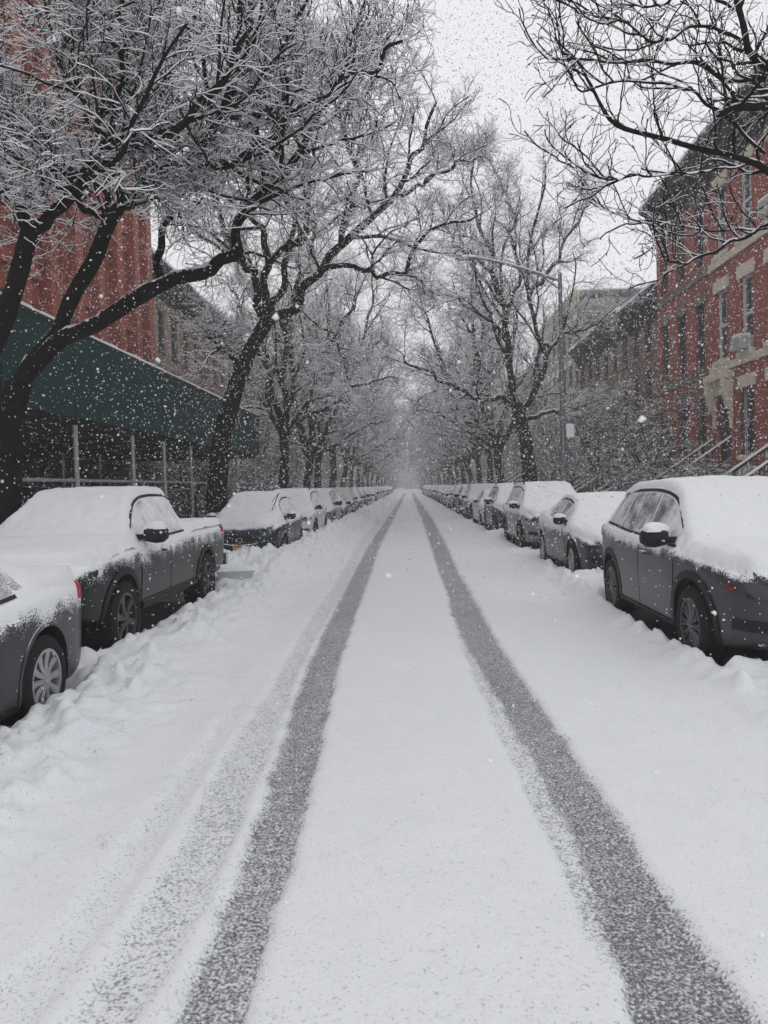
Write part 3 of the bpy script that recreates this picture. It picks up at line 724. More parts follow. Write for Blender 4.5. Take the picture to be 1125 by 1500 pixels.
def catmull(P, n):
    """P (k,2) -> dense curve, n samples per span"""
    Q = np.vstack([2*P[0]-P[1], P, 2*P[-1]-P[-2]]); out = []
    for i in range(1, len(Q)-2):
        t = np.linspace(0, 1, n, endpoint=False)[:, None]
        p0, p1, p2, p3 = Q[i-1], Q[i], Q[i+1], Q[i+2]
        T = .38
        m1 = T*(p2-p0); m2 = T*(p3-p1)
        out.append((2*t**3-3*t**2+1)*p1+(t**3-2*t**2+t)*m1+(-2*t**3+3*t**2)*p2+(t**3-t**2)*m2)
    out.append(P[-1][None]); return np.vstack(out)
def car_section(c, y):
    f = lambda k: float(pchip(*zip(*c[k]), np.array([y]))[0])
    zt = f('top'); zl = min(f('belt'), zt-.03); w = f('plan')*c['W']; rw = min(f('roofw'), w*.92)
    e = min(y, c['L']-y); zb = c['zb']+.14*max(0, 1-e/.5)**2+(.03 if c['W'] < .96 else 0)*0
    hgt = zl-zb
    return np.array([(0, zb), (.70*w, zb), (.93*w, zb+.03), (.975*w, zb+.10), (.985*w, zb+.30*hgt), (w, zb+.62*hgt), (.99*w, zl-.10*hgt), (.955*w, zl-.012),
                     (.915*w, zl+.012 if zt-zl > .2 else zl+.15*(zt-zl)), (rw, zl+.90*(zt-zl)), (.72*rw, zl+.978*(zt-zl)), (0, zt)])
def car_body_mesh(c):
    ky = sorted({p[0] for k in ('top', 'belt', 'plan') for p in c[k]}); ys_ = sorted(set(np.round(np.concatenate([np.linspace(0, c['L'], 90), ky, [.01, .025, c['L']-.01]]), 4)))
    rings = []
    for y in ys_:
        h = catmull(car_section(c, y), 5)
        right = h; left = h[1:-1][::-1]*np.array([-1, 1]); rg = np.vstack([right, left]); rings.append(np.column_stack([rg[:, 0], np.full(len(rg), y), rg[:, 1]]))
    n = len(rings[0]); V = list(np.vstack(rings)); Fc = []
    for i in range(len(rings)-1):
        for k in range(n): Fc.append((i*n+k, i*n+(k+1) % n, (i+1)*n+(k+1) % n, (i+1)*n+k))
    for ring, base, sg in ((rings[0], 0, -1), (rings[-1], (len(rings)-1)*n, 1)):
        cz = (ring[:, 2].min()+ring[:, 2].max())/2; prev = base
        for q in (.85, .6, .3):
            o = len(V)
            for p in ring: V.append(np.array([p[0]*q, p[1]+sg*.05*(1-q*q), cz+(p[2]-cz)*q]))
            for k in range(n):
                f = (prev+k, o+k, o+(k+1) % n, prev+(k+1) % n); Fc.append(f if sg < 0 else f[::-1])
            prev = o
        o = len(V); V.append(np.array([0, ring[0][1]+sg*.05, cz]))
        for k in range(n):
            f = (prev+k, o, prev+(k+1) % n); Fc.append(f if sg < 0 else f[::-1])
    return V, Fc
def cyl_x(r, x0, x1, y, z, n=40):
    g = MB(); g.bar((x0, y, z), (x1, y, z), r, n); return g
class Body:
    def __init__(s, kind):
        s.c = c = CS[kind]; s.kind = kind; V, Fc = car_body_mesh(c)
        bm = bmesh.new(); vs = [bm.verts.new(v) for v in V]
        for f in Fc: bm.faces.new([vs[i] for i in f])
        bmesh.ops.recalc_face_normals(bm, faces=bm.faces)
        me = bpy.data.meshes.new('tmp'); bm.to_mesh(me); s.bvh = BVHTree.FromBMesh(bm); bm.free()
        me.materials.append(bpy.data.materials['paint_base']); me.materials.append(DARKWELL)
        o = obj('tmp_body', me); cut = MB(); R_ = c['r']+.055
        for y in (c['fa'], c['ra']):
            for q in (-1, 1):
                a, b = sorted((q*(c['W']-.30), q*(c['W']+.4))); k = cyl_x(R_, a, b, y, c['r']+.015); cut.add(k.v, k.f, 0)
        co = cut.obj('tmp_cut', [DARKWELL]); md = o.modifiers.new('b', 'BOOLEAN'); md.operation = 'DIFFERENCE'; md.object = co; md.solver = 'EXACT'; md.material_mode = 'TRANSFER'
        bpy.context.view_layer.update(); dg = bpy.context.evaluated_depsgraph_get()
        s.mesh = bpy.data.meshes.new_from_object(o.evaluated_get(dg)); s.mesh.name = 'body'
        s.mesh.polygons.foreach_set('use_smooth', np.ones(len(s.mesh.polygons), bool)); s.mesh.set_sharp_from_angle(angle=R(38))
        for q in (o, co): bpy.data.objects.remove(q)
    def hit(s, o, d):
        loc, nrm, i, dist = s.bvh.ray_cast(Vector(o), Vector(d)); return loc, nrm
    def grid_patch(s, P, off, edge=.012):
        """P: (nu,nv) list of rows of (loc, normal) ; returns verts, faces incl. an edge skirt"""
        nu, nv = len(P), len(P[0]); V = [p[0]+p[1]*off for row in P for p in row]; Fc = []
        for i in range(nu-1):
            for j in range(nv-1): Fc.append((i*nv+j, i*nv+j+1, (i+1)*nv+j+1, (i+1)*nv+j))
        bd = [i*nv for i in range(nu)]+[(nu-1)*nv+j for j in range(1, nv)]+[i*nv+nv-1 for i in range(nu-2, -1, -1)]+[j for j in range(nv-2, 0, -1)]
        o = len(V); fl = [p for row in P for p in row]
        for b in bd: V.append(fl[b][0]-fl[b][1]*edge)
        k = len(bd)
        for i in range(k): Fc.append((bd[i], bd[(i+1) % k], o+(i+1) % k, o+i))
        return V, Fc
    def patch(s, axis, sg, us, lo, hi, nv, off):
        rows = []
        for i, u in enumerate(us):
            row = []
            for j in range(nv):
                z = lo[i]+(hi[i]-lo[i])*j/(nv-1)
                if axis == 'x': l, n = s.hit((sg*3, u, z), (-sg, 0, 0))
                elif axis == 'y': l, n = s.hit((u, sg*3+ (0 if sg < 0 else s.c['L']), z), (0, -sg, 0))
                else: l, n = s.hit((u, z, 4), (0, 0, -1))
                if l is None: l, n, _, _ = s.bvh.find_nearest(Vector((sg*s.c['W'], u, z)) if axis == 'x' else Vector((u, 0 if sg < 0 else s.c['L'], z)) if axis == 'y' else Vector((u, z, 1.2)))
                if axis == 'x' and n.x*sg < 0: n = -n
                if axis == 'y' and n.y*sg < 0: n = -n
                if axis == 'z' and n.z < 0: n = -n
                row.append((l, n))
            rows.append(row)
        return s.grid_patch(rows, off)

def wheel_meshes(r, w, nsp, style):
    """tyre and rim for a wheel on axis x, outer face towards +x"""
    def lathe(prof, n=40, closed=True):
        V = []; Fc = []; k = len(prof)
        for i in range(n):
            t = 2*math.pi*i/n
            for x, rr in prof: V.append((x, rr*math.cos(t), rr*math.sin(t)))
        for i in range(n):
            for j in range(k if closed else k-1): Fc.append((i*k+j, i*k+(j+1) % k, ((i+1) % n)*k+(j+1) % k, ((i+1) % n)*k+j))
        return V, Fc
    rr = r*.68; h = w/2
    V, Fc = lathe([(-h, rr), (-h-.005, rr+.03), (-h, r-.03), (-h+.03, r), (h-.03, r), (h, r-.03), (h+.008, rr+.04), (h+.004, rr+.012), (h-.015, rr)], 48)
    if r > .38:
        g2 = MB(); g2.add(V, Fc)
        for i in range(36):
            t = 2*math.pi*i/36
            for q in (-1, 1):
                t2 = t+(q*.04); c_, s_ = math.cos(t2), math.sin(t2); tx = (-s_*.017, c_*.017)
                x0, x1 = (.01, h-.005) if q > 0 else (-h+.005, -.01)
                P = []
                for x in (x0, x1):
                    for d in (-1, 1):
                        for ra in (r-.01, r+.012): P.append((x, ra*c_+tx[0]*d, ra*s_+tx[1]*d))
                g2.add(P, [(0, 1, 3, 2), (4, 6, 7, 5), (0, 4, 5, 1), (2, 3, 7, 6), (1, 5, 7, 3), (0, 2, 6, 4)])
        V, Fc = g2.v, g2.f
    ty = mesh_from('tyre', V, Fc, RUBBER, True, None, 40)
    g = MB(); a = lathe([(h-.02, rr+.006), (h-.002, rr+.004), (h-.002, rr-.018), (h-.03, rr-.022), (-h+.02, rr-.03), (-h+.02, rr+.004)], 48); g.add(*a)
    x_out = h-.012
    g.bar((h-.07, 0, 0), (x_out+.006, 0, 0), .062, 20); g.bar((x_out+.006, 0, 0), (x_out+.012, 0, 0), .03, 12)
    for i in range(nsp):
        for dt in ((0,) if style != 'double' else (-.13, .13)):
            t0 = 2*math.pi*i/nsp; t = t0+dt
            wi, wo_ = (.026, .045) if style == 'single' else (.014, .012)
            if style == 'blade': wi, wo_ = .016, .034
            V = []
            for rad, wd, x in ((.04, wi, x_out), (rr*.55, (wi+wo_)/2, x_out-.014), (rr-.012, wo_, x_out-.004)):
                tt = t0+(t-t0)*min(1, .35+rad/rr*.65); cc, ss = math.cos(tt), math.sin(tt)
                for e, dx in ((-1, 0), (-.5, .008), (.5, .008), (1, 0), (1, -.035), (-1, -.035)): V.append((x+dx, rad*cc-e*wd*ss, rad*ss+e*wd*cc))
            Fc = []
            for q in range(2):
                for k in range(6): Fc.append((q*6+k, q*6+(k+1) % 6, q*6+6+(k+1) % 6, q*6+6+k))
            g.add(V, Fc)
    rim = g
    d = MB(); d.bar((-h+.03, 0, 0), (h-.075, 0, 0), rr*.62, 24); d.bar((-h+.02, 0, 0), (-h+.035, 0, 0), rr-.005, 24)
    return ty, rim, d.mesh('wheel', DARKWELL, True)

bpy.data.materials.new('paint_base')
def smoothed(V, Fc, name, mat): return mesh_from(name, V, Fc, mat, True, None, 50)

TPL = {}
def build_car(kind, mat, rim_mat=ALLOY, nsp=10, spst='single', cladding=False, snow_t=.075, glass=GLASS_SNOW, seed=0, name='parked_car', extras=None):
    c = CS[kind]; B = Body(kind); W, L_ = c['W'], c['L']
    root = obj(name, None)
    me = B.mesh; me.materials.clear(); me.materials.append(mat); me.materials.append(DARKWELL)
    body = obj('body', me, root)
    beltf = lambda y: float(pchip(*zip(*c['belt']), np.array([y]))[0]); topf = lambda y: float(pchip(*zip(*c['top']), np.array([y]))[0])
    arch = lambda y: max([c['r']+.015+math.sqrt(max(0, (c['r']+.10)**2-(y-a)**2)) if abs(y-a) < c['r']+.10 else 0 for a in (c['fa'], c['ra'])])
    for sg in (1, -1):
        for i, (a, b) in enumerate(c['doors']):
            us = np.linspace(a, b, 22); lo = [max(c['sill']-.06, arch(u)+.02) for u in us]; hi = [beltf(u)-.02 for u in us]
            lo = [min(l, h-.05) for l, h in zip(lo, hi)]
            V, Fc = B.patch('x', sg, us, lo, hi, 12, .007); d = obj('door', smoothed(V, Fc, 'door', mat), root)
            yh = b-.22; l, n = B.hit((sg*3, yh, beltf(yh)-.13), (-sg, 0, 0)); g = MB()
            g.prism([(l.x+sg*.006, yh-.10), (l.x+sg*.045, yh-.075), (l.x+sg*.045, yh+.075), (l.x+sg*.006, yh+.10)], 'z', l.z-.014, l.z+.014); g.obj('handle', mat, d)
        # sill cladding
        us = np.linspace(c['fa']+c['r']+.07, c['ra']-c['r']-.07, 20)
        V, Fc = B.patch('x', sg, us, [c['zb']+.05]*20, [c['sill']-.08]*20, 4, .02); obj('sill_trim', smoothed(V, Fc, 'sill_trim', BLACKP), root)
        # side windows
        ga, gb = c['glass']; cuts = [ga]+[d[1] for d in c['doors'][:1]]+([c['doors'][1][1]] if gb-c['doors'][1][1] > .25 else [])+[gb]
        for a, b in zip(cuts[:-1], cuts[1:]):
            us = np.linspace(a+.025, b-.025, 20); lo = [beltf(u)+.035 for u in us]
            hi = []
            for u in us:
                h = beltf(u)+(topf(u)-beltf(u))*.84-.02; hi.append(max(h, beltf(u)+.05))
            V, Fc = B.patch('x', sg, us, lo, hi, 10, .004); obj('window', smoothed(V, Fc, 'window', glass), root)
        # dark window surround line
        us = np.linspace(ga-.03, gb+.03, 40); V, Fc = B.patch('x', sg, us, [beltf(u)+.004 for u in us], [beltf(u)+.028 for u in us], 3, .008)
        obj('belt_moulding', smoothed(V, Fc, 'belt_moulding', BLACKP), root)
        up = [max(beltf(u)+(topf(u)-beltf(u))*.86-.015, beltf(u)+.055) for u in us]
        V, Fc = B.patch('x', sg, us, up, [h+.03 for h in up], 3, .008); obj('window_trim', smoothed(V, Fc, 'window_trim', BLACKP), root)
        # wheel arch flares
        for a in (c['fa'], c['ra']):
            rows = []
            for t in np.linspace(-.25, math.pi+.25, 26):
                row = []
                for rr in np.linspace(c['r']+.052, c['r']+(.125 if cladding else .085), 4):
                    l, n = B.hit((sg*3, a+rr*math.cos(t), max(c['r']+.015+rr*math.sin(t), c['zb']+.04)), (-sg, 0, 0))
                    if l is None: l, n, _, _ = B.bvh.find_nearest(Vector((sg*W, a+rr*math.cos(t), c['zb']+.1)))
                    if n.x*sg < 0: n = -n
                    row.append((l, n))
                rows.append(row)
            V, Fc = B.grid_patch(rows, .014 if cladding else .008, .03); obj('wheel_arch', smoothed(V, Fc, 'wheel_arch', BLACKP if cladding else mat), root)
        # headlamps, tail lamps
        zh = beltf(.15)-.02; xs_ = np.linspace(sg*W*.50, sg*W*.80, 12)
        V, Fc = B.patch('y', -1, xs_, [zh-.14+.03*i/11 for i in range(12)], [zh-.02+.02*i/11 for i in range(12)], 5, .012); obj('headlight', smoothed(V, Fc, 'headlight', LENS), root)
        us = np.linspace(.22, .36, 8); V, Fc = B.patch('x', sg, us, [beltf(.2)-.12+.02*i/7 for i in range(8)], [beltf(.2)-.07+.02*i/7 for i in range(8)], 4, .010)
        obj('side_lamp', smoothed(V, Fc, 'side_lamp', LENS if kind != 'suv' else AMBER), root)
        zt = beltf(L_-.3)-.05; us = np.linspace(L_-.34, L_-.07, 8)
        V, Fc = B.patch('x', sg, us, [zt-.11]*8, [zt+.03-.02*i/7 for i in range(8)], 4, .014); obj('taillight', smoothed(V, Fc, 'taillight', REDL), root)
        xs_ = np.linspace(sg*W*.52, sg*W*.74, 6); V, Fc = B.patch('y', 1, xs_, [zt-.11]*6, [zt+.02]*6, 4, .012); obj('taillight', smoothed(V, Fc, 'taillight', REDL), root)
        # mirror
        ym = c['mirror']; zm = beltf(ym)+.10; l, n = B.hit((sg*3, ym, zm-.02), (-sg, 0, 0)); x0 = l.x
        g = MB(); big = 1.25 if kind in ('pickup', 'suv') else 1.0
        secs = [(.07, .05, .05), (.10, .085, .07), (.17, .10, .085), (.24, .09, .075), (.275, .05, .045)]; V = []; Fc = []
        for d, hy, hz in secs:
            for k in range(12):
                t = 2*math.pi*k/12; q = lambda v: math.copysign(abs(v)**.7, v); V.append((x0+sg*d*big, ym+hy*.8*big*q(math.cos(t)), zm+hz*big*q(math.sin(t))))
        for i in range(4):
            for k in range(12): Fc.append((i*12+k, i*12+(k+1) % 12, i*12+12+(k+1) % 12, i*12+12+k))
        Fc += [tuple(range(12)), tuple(range(48, 60))]
        g.add(V, Fc); g.prism([(x0-sg*.03, zm-.07), (x0+sg*.1*big, zm-.05), (x0+sg*.1*big, zm+.0), (x0-sg*.03, zm-.0)], 'y', ym-.03, ym+.03)
        mr = g.obj('mirror', BLACKP, root, smooth=True)
        sv = []; sf = []; ns = 12
        for i in range(5):
            ph = i/4*math.pi/2
            for k in range(ns):
                t = 2*math.pi*k/ns; nz_ = 1+.25*math.sin(3*t+i+seed); sv.append((x0+sg*.17*big+.115*big*math.cos(t)*math.cos(ph)*nz_, ym+.085*big*math.sin(t)*math.cos(ph)*nz_, zm+.045*big+.075*big*math.sin(ph)))
        for i in range(4):
            for k in range(ns): sf.append((i*ns+k, i*ns+(k+1) % ns, (i+1)*ns+(k+1) % ns, (i+1)*ns+k))
        obj('mirror_snow', mesh_from('mirror_snow', sv, sf, SNOW_CAR, True), mr)
    # front: grille, lower intake, badge, bumper strip
    zg = beltf(.05); xs_ = np.linspace(-W*.46, W*.46, 16); hump = [1-abs(x/(W*.46))**3*.35 for x in xs_]
    gz0 = c['zb']+.30 if kind != 'sedan' else c['zb']+.24
    V, Fc = B.patch('y', -1, xs_, [zg-.10-(zg-.10-gz0)*h for h in hump], [zg-.035]*16, 8, .008); gr = obj('grille', smoothed(V, Fc, 'grille', BLACKP), root)
    g = MB()
    for i in range(4):
        z = gz0+.05+(zg-.10-gz0)*i/4; ww = W*.40
        pts = []
        for x in np.linspace(-ww, ww, 9):
            l, n = B.hit((x, -3, z), (0, 1, 0)); pts.append(l+Vector((0, -.018, 0)))
        for p, q in zip(pts[:-1], pts[1:]): g.bar(p, q, .009, 5)
    g.obj('grille_bar', BLACKP, gr, smooth=True)
    pts = []
    for x, h in zip(xs_, hump):
        z = zg-.10-(zg-.10-gz0)*h; l, n = B.hit((x, -3, z), (0, 1, 0)); pts.append(l+Vector((0, -.018, 0)))
    g = MB()
    for p, q in zip(pts[:-1], pts[1:]): g.bar(p, q, .014, 6)
    g.obj('grille_surround', CHROME, gr, smooth=True)
    l, n = B.hit((0, -3, zg-.13), (0, 1, 0)); g = MB(); V = []; Fc = []
    for i in range(20):
        t = 2*math.pi*i/20
        for rr, dy in ((1, -.01), (1, -.035), (.78, -.035), (.78, -.01)): V.append((.075*rr*math.cos(t), l.y-.012+dy, l.z+.05*rr*math.sin(t)))
    for i in range(20):
        for k in range(4): Fc.append((i*4+k, i*4+(k+1) % 4, ((i+1) % 20)*4+(k+1) % 4, ((i+1) % 20)*4+k))
    g.add(V, Fc); g.obj('badge', CHROME, gr, smooth=True)
    zi = c['zb']+.15; xs_ = np.linspace(-W*.62, W*.62, 14); V, Fc = B.patch('y', -1, xs_, [zi-.02]*14, [zi+.07]*14, 4, .010); obj('lower_intake', smoothed(V, Fc, 'lower_intake', BLACKP), root)
    xs_ = np.linspace(-W*.72, W*.72, 20); V, Fc = B.patch('y', -1, xs_, [zi-.075]*20, [zi-.035]*20, 3, .022); obj('bumper_lip', smoothed(V, Fc, 'bumper_lip', mat), root)
    for q in (-1, 1):
        xs_ = np.linspace(q*W*.66, q*W*.86, 8); V, Fc = B.patch('y', -1, xs_, [zi+.06]*8, [zi+.15]*8, 4, .012); obj('fog_lamp_bezel', smoothed(V, Fc, 'fog_lamp_bezel', BLACKP), root)
    # wheels
    ty, rg, hub = wheel_meshes(c['r'], .225 if kind != 'pickup' else .265, nsp, spst); rimme = rg.mesh('rim', rim_mat, True, 40)
    for y in (c['fa'], c['ra']):
        for sg in (1, -1):
            w = obj('wheel', hub, root, (sg*(W-.125), y, c['r']), (random.uniform(0, 6), 0, 0 if sg > 0 else math.pi))
            obj('tyre', ty, w); obj('rim', rimme, w)
    # snow blanket over bonnet, windscreen, roof, tail
    st = .033; gx = np.arange(-W+.012, W-.011, st); gy = np.arange(-.03, L_+.03, st); Z = np.full((len(gy), len(gx)), np.nan); NN = np.zeros((len(gy), len(gx), 3))
    for j, yy in enumerate(gy):
        for i, xx in enumerate(gx):
            l, n, _, _ = B.bvh.ray_cast(Vector((xx, yy, 4)), Vector((0, 0, -1)))
            if l is not None: Z[j, i] = l.z; NN[j, i] = n if n.z > 0 else -n
    GX, GY = np.meshgrid(gx, gy); Zs = np.nan_to_num(Z, nan=0)
    for _ in range(2):                                  # even out facet normals
        Np = np.pad(NN, ((1, 1), (1, 1), (0, 0)), mode='edge'); NN = tnorm(NN*2+Np[:-2, 1:-1]+Np[2:, 1:-1]+Np[1:-1, :-2]+Np[1:-1, 2:])
    NZ = NN[..., 2]
    nn = fbm(GX*3+seed*5, GY*3, 4, seed+3); n2 = fbm(GX*13+seed, GY*13, 3, seed+8)
    flat = sstep(.60, .86, NZ+.22*(n2-.5)+.16*(nn-.5))
    for _ in range(2):
        Fp = np.pad(flat, 1, mode='edge'); flat = (Fp[1:-1, 1:-1]*2+Fp[:-2, 1:-1]+Fp[2:, 1:-1]+Fp[1:-1, :-2]+Fp[1:-1, 2:])/6
    flat = flat*sstep(.02, .16, GY); slide = sstep(.55, .92, NZ)
    T = snow_t*flat*(.42+.58*slide)*(.75+.6*nn)+.026*(n2-.5)*flat
    cow = c['glass'][0]-.24; wt = {'suv': 2.06, 'sedan': 2.14, 'crossover': 1.93, 'hatch': 1.78, 'pickup': 2.18}[kind]
    gv = .55*np.exp(-((np.abs(GX)-.76*W-.02*(nn-.5))/.028)**2)*sstep(cow+.1, cow-.1, GY)+.55*np.exp(-((GY-cow-.06*(nn-.5)+.05*(np.abs(GX)/W)**2)/.04)**2)+.5*np.exp(-((GY-wt-.08*(nn-.5))/.035)**2)*sstep(.7, .55, np.abs(GX))
    T = T*(1-np.clip(gv, 0, .7)*sstep(.25, .6, n2+.15))
    T = np.where(flat < .14, -.03*(1-flat/.14), T*sstep(.14, .45, flat))
    dr = tnorm(NN+np.array([0, 0, 1.0])*np.clip(T, 0, .1)[..., None]*14)
    Pz = np.stack([GX, GY, Zs], -1)+dr*T[..., None]
    Zt = Pz[..., 2]; 
    for _ in range(1):
        Zp = np.pad(Zt, 1, mode='edge'); sm = (Zp[1:-1, 1:-1]*2+Zp[:-2, 1:-1]+Zp[2:, 1:-1]+Zp[1:-1, :-2]+Zp[1:-1, 2:])/6
        Zt = np.where(flat > .9, np.maximum(sm, Zs+.014), Zt)
    if kind == 'pickup':
        inb = (GY > 3.62) & (GY < 5.2) & (np.abs(GX) < .74); Zt = np.where(inb, 1.20+.10*nn, Zt)
    Pz[..., 2] = Zt
    ok = (~np.isnan(Z)) & (NZ > .1); q = ok[:-1, :-1] & ok[1:, :-1] & ok[:-1, 1:] & ok[1:, 1:]
    jj, ii = np.nonzero(q); nx = len(gx); a = jj*nx+ii; Q = np.stack([a, a+1, a+nx+1, a+nx], 1)
    Vs = Pz.reshape(-1, 3); used = np.unique(Q); rem = np.full(len(Vs), -1); rem[used] = np.arange(len(used))
    obj('snow_blanket', mesh_np('snow_blanket', Vs[used], rem[Q], SNOW_CAR), root)
    if extras: extras(root, B, c, mat)
    return root

def kids(o): return [q for q in bpy.data.objects if q.parent == o]
CHILD = {}
def index_children(o):
    for q in kids(o): CHILD.setdefault(o.name, []).append(q); index_children(q)
FAR_SET = ('body', 'window', 'wheel', 'snow_blanket', 'mirror', 'grille', 'headlight', 'tyre')
def copy_car(src, old_mat, new_mat, far=False, top=True):
    c = src.copy(); COL.objects.link(c)
    for i, sl in enumerate(c.material_slots):
        if sl.material == old_mat: sl.link = 'OBJECT'; sl.material = new_mat
    for q in CHILD.get(src.name, []):
        if far and q.name.split('.')[0] not in FAR_SET: continue
        k = copy_car(q, old_mat, new_mat, far, False); k.parent = c
    return c

P_SUV = paint((.048, .050, .054), .08, .84, 1.10, 'paint_grey_suv')
P_SED = paint((.026, .028, .031), .10, .60, .94, 'paint_charcoal_sedan')
P_CRO = paint((.20, .205, .21), .08, .72, 1.05, 'paint_silver')
P_PIC = paint((.006, .0065, .0075), .16, .80, 1.22, 'paint_black_pickup')
P_HAT = paint((.010, .016, .038), .0, .8, 1.05, 'paint_navy')

def roof_rails(root, B, c, mat):
    for q in (-1, 1):
        g = MB(); pts = []
        for y in np.linspace(2.1, 3.9, 10):
            l, n = B.hit((q*.58, y, 4), (0, 0, -1)); pts.append(l+Vector((0, 0, .085)))
        for p, r in zip(pts[:-1], pts[1:]): g.bar(p, r, .018, 6)
        for p in (pts[0], pts[-1]): g.bar(p, p-Vector((0, 0, .1)), .02, 6)
        g.obj('roof_rail', BLACKP, root, smooth=True)
    l, n = B.hit((-.3, -3, c['zb']+.2), (0, 1, 0))
def plate(root, B, c, mat):
    w = MB(); w.bar((.50, .98, 1.14), (.66, 1.30, 1.62), .011, 5); w.bar((.66, 1.30, 1.62), (.52, 1.12, 1.42), .008, 5); w.obj('wiper', BLACKP, root)
    l, n = B.hit((0, -3, c['zb']+.2), (0, 1, 0)); g = MB(); g.box((-.15, l.y-.03, l.z-.075), (.15, l.y-.018, l.z+.075))
    p = g.obj('licence_plate', PLATE, root); g = MB()
    for i in range(7):
        if i == 3: continue
        g.box((-.115+i*.035, l.y-.0325, l.z-.03), (-.095+i*.035, l.y-.0305, l.z+.03))
    g.obj('plate_lettering', FR_DARK, p)
def crossover_extra(root, B, c, mat): roof_rails(root, B, c, mat)
def pickup_extra(root, B, c, mat):
    g = MB(); g.box((-.94, 5.38, .52), (.94, 5.52, .70)); g.obj('rear_bumper', CHROME, root)
    for q in (-1, 1):
        g = MB(); g.bar((q*.92, 1.45, .47), (q*.92, 3.6, .47), .045, 10); g.obj('side_step', BLACKP, root, smooth=True)

TEMPL = {'suv': (build_car('suv', P_SUV, ALLOY_D, 10, 'double', True, .055, GLASS_CLEARER, 1, 'suv'), P_SUV, 'suv'),
         'sedan': (build_car('sedan', P_SED, ALLOY, 10, 'blade', False, .045, GLASS_CLEARER, 2, 'sedan'), P_SED, 'sedan'),
         'crossover': (build_car('crossover', P_CRO, ALLOY_D, 5, 'double', True, .045, GLASS_SNOW, 3, 'suv', crossover_extra), P_CRO, 'suv'),
         'pickup': (build_car('pickup', P_PIC, ALLOY_D, 6, 'single', True, .045, GLASS_SNOW, 4, 'pickup_truck', pickup_extra), P_PIC, 'pickup truck'),
         'hatch': (build_car('hatch', P_HAT, ALLOY_D, 5, 'double', False, .09, GLASS_SNOW, 5, 'hatchback', plate), P_HAT, 'hatchback')}
for k in TEMPL: index_children(TEMPL[k][0])
P_BLUE = paint((.03, .04, .075), .0, .75, 1.1); P_WHITE = paint((.62, .62, .62), .25, .8, 1.4); P_GREY2 = paint((.15, .152, .158), .2, .8, 1.4); P_BLACK2 = paint((.02, .021, .023), .12, .8, 1.4); P_RED2 = paint((.10, .02, .02), .15, .8, 1.4)
PALS = [(P_GREY2, 'grey'), (P_BLACK2, 'black'), (P_WHITE, 'white'), (P_CRO, 'silver'), (P_BLUE, 'dark blue')]
LAB_R = ['dark grey SUV at the right edge, snow over its bonnet and windscreen', 'charcoal sedan parked behind the near grey SUV on the right', 'silver SUV with roof rails, third in the right-hand row',
         'dark blue SUV right behind the silver SUV with roof rails', 'white sedan behind the dark blue SUV, fifth in the right-hand row']
COL_R = [P_SUV, P_SED, P_CRO, P_BLUE, P_WHITE]
LAB_L = ['dark sedan at the left edge, only its rear wheel and red tail lamp showing', 'black pickup truck with snow-covered windscreen on the left', 'navy hatchback with orange licence plate behind the snow bank on the left',
         'white SUV with roof rails right behind the navy hatchback']
COL_L = [P_SED, P_PIC, P_HAT, P_WHITE]
used = set(); rp = random.Random(5)
for side, Ls, labs, cols, nm in ((1, CARS_R, LAB_R, COL_R, 'right'), (-1, CARS_L, LAB_L, COL_L, 'left')):
    for i, (k, y0) in enumerate(Ls):
        src, om, cat = TEMPL[k]
        if i < len(labs): mt = cols[i]; lb = labs[i]
        else:
            mt, cn = PALS[rp.randrange(len(PALS))]; lb = 'snow-covered %s %s, %s from the camera in the %s-hand parked row' % (cn, {'suv': 'SUV', 'crossover': 'SUV', 'sedan': 'sedan', 'hatch': 'hatchback'}[k], ordinal(i+1), nm)
        if k not in used and mt == om: o = src; used.add(k)
        else: o = copy_car(src, om, mt, y0 > 50)
        o.location = (car_x(side, k, y0)+(rp.uniform(-.05, .05) if i > 2 else 0), y0, 0.005); o.rotation_euler = (0, 0, R(rp.uniform(-.7, .7)) if i > 1 else 0)
        o['label'] = lb; o['category'] = {'suv': 'SUV', 'pickup truck': 'pickup truck', 'sedan': 'sedan', 'hatchback': 'hatchback'}[cat]; o['group'] = 'cars parked along the %s kerb' % nm

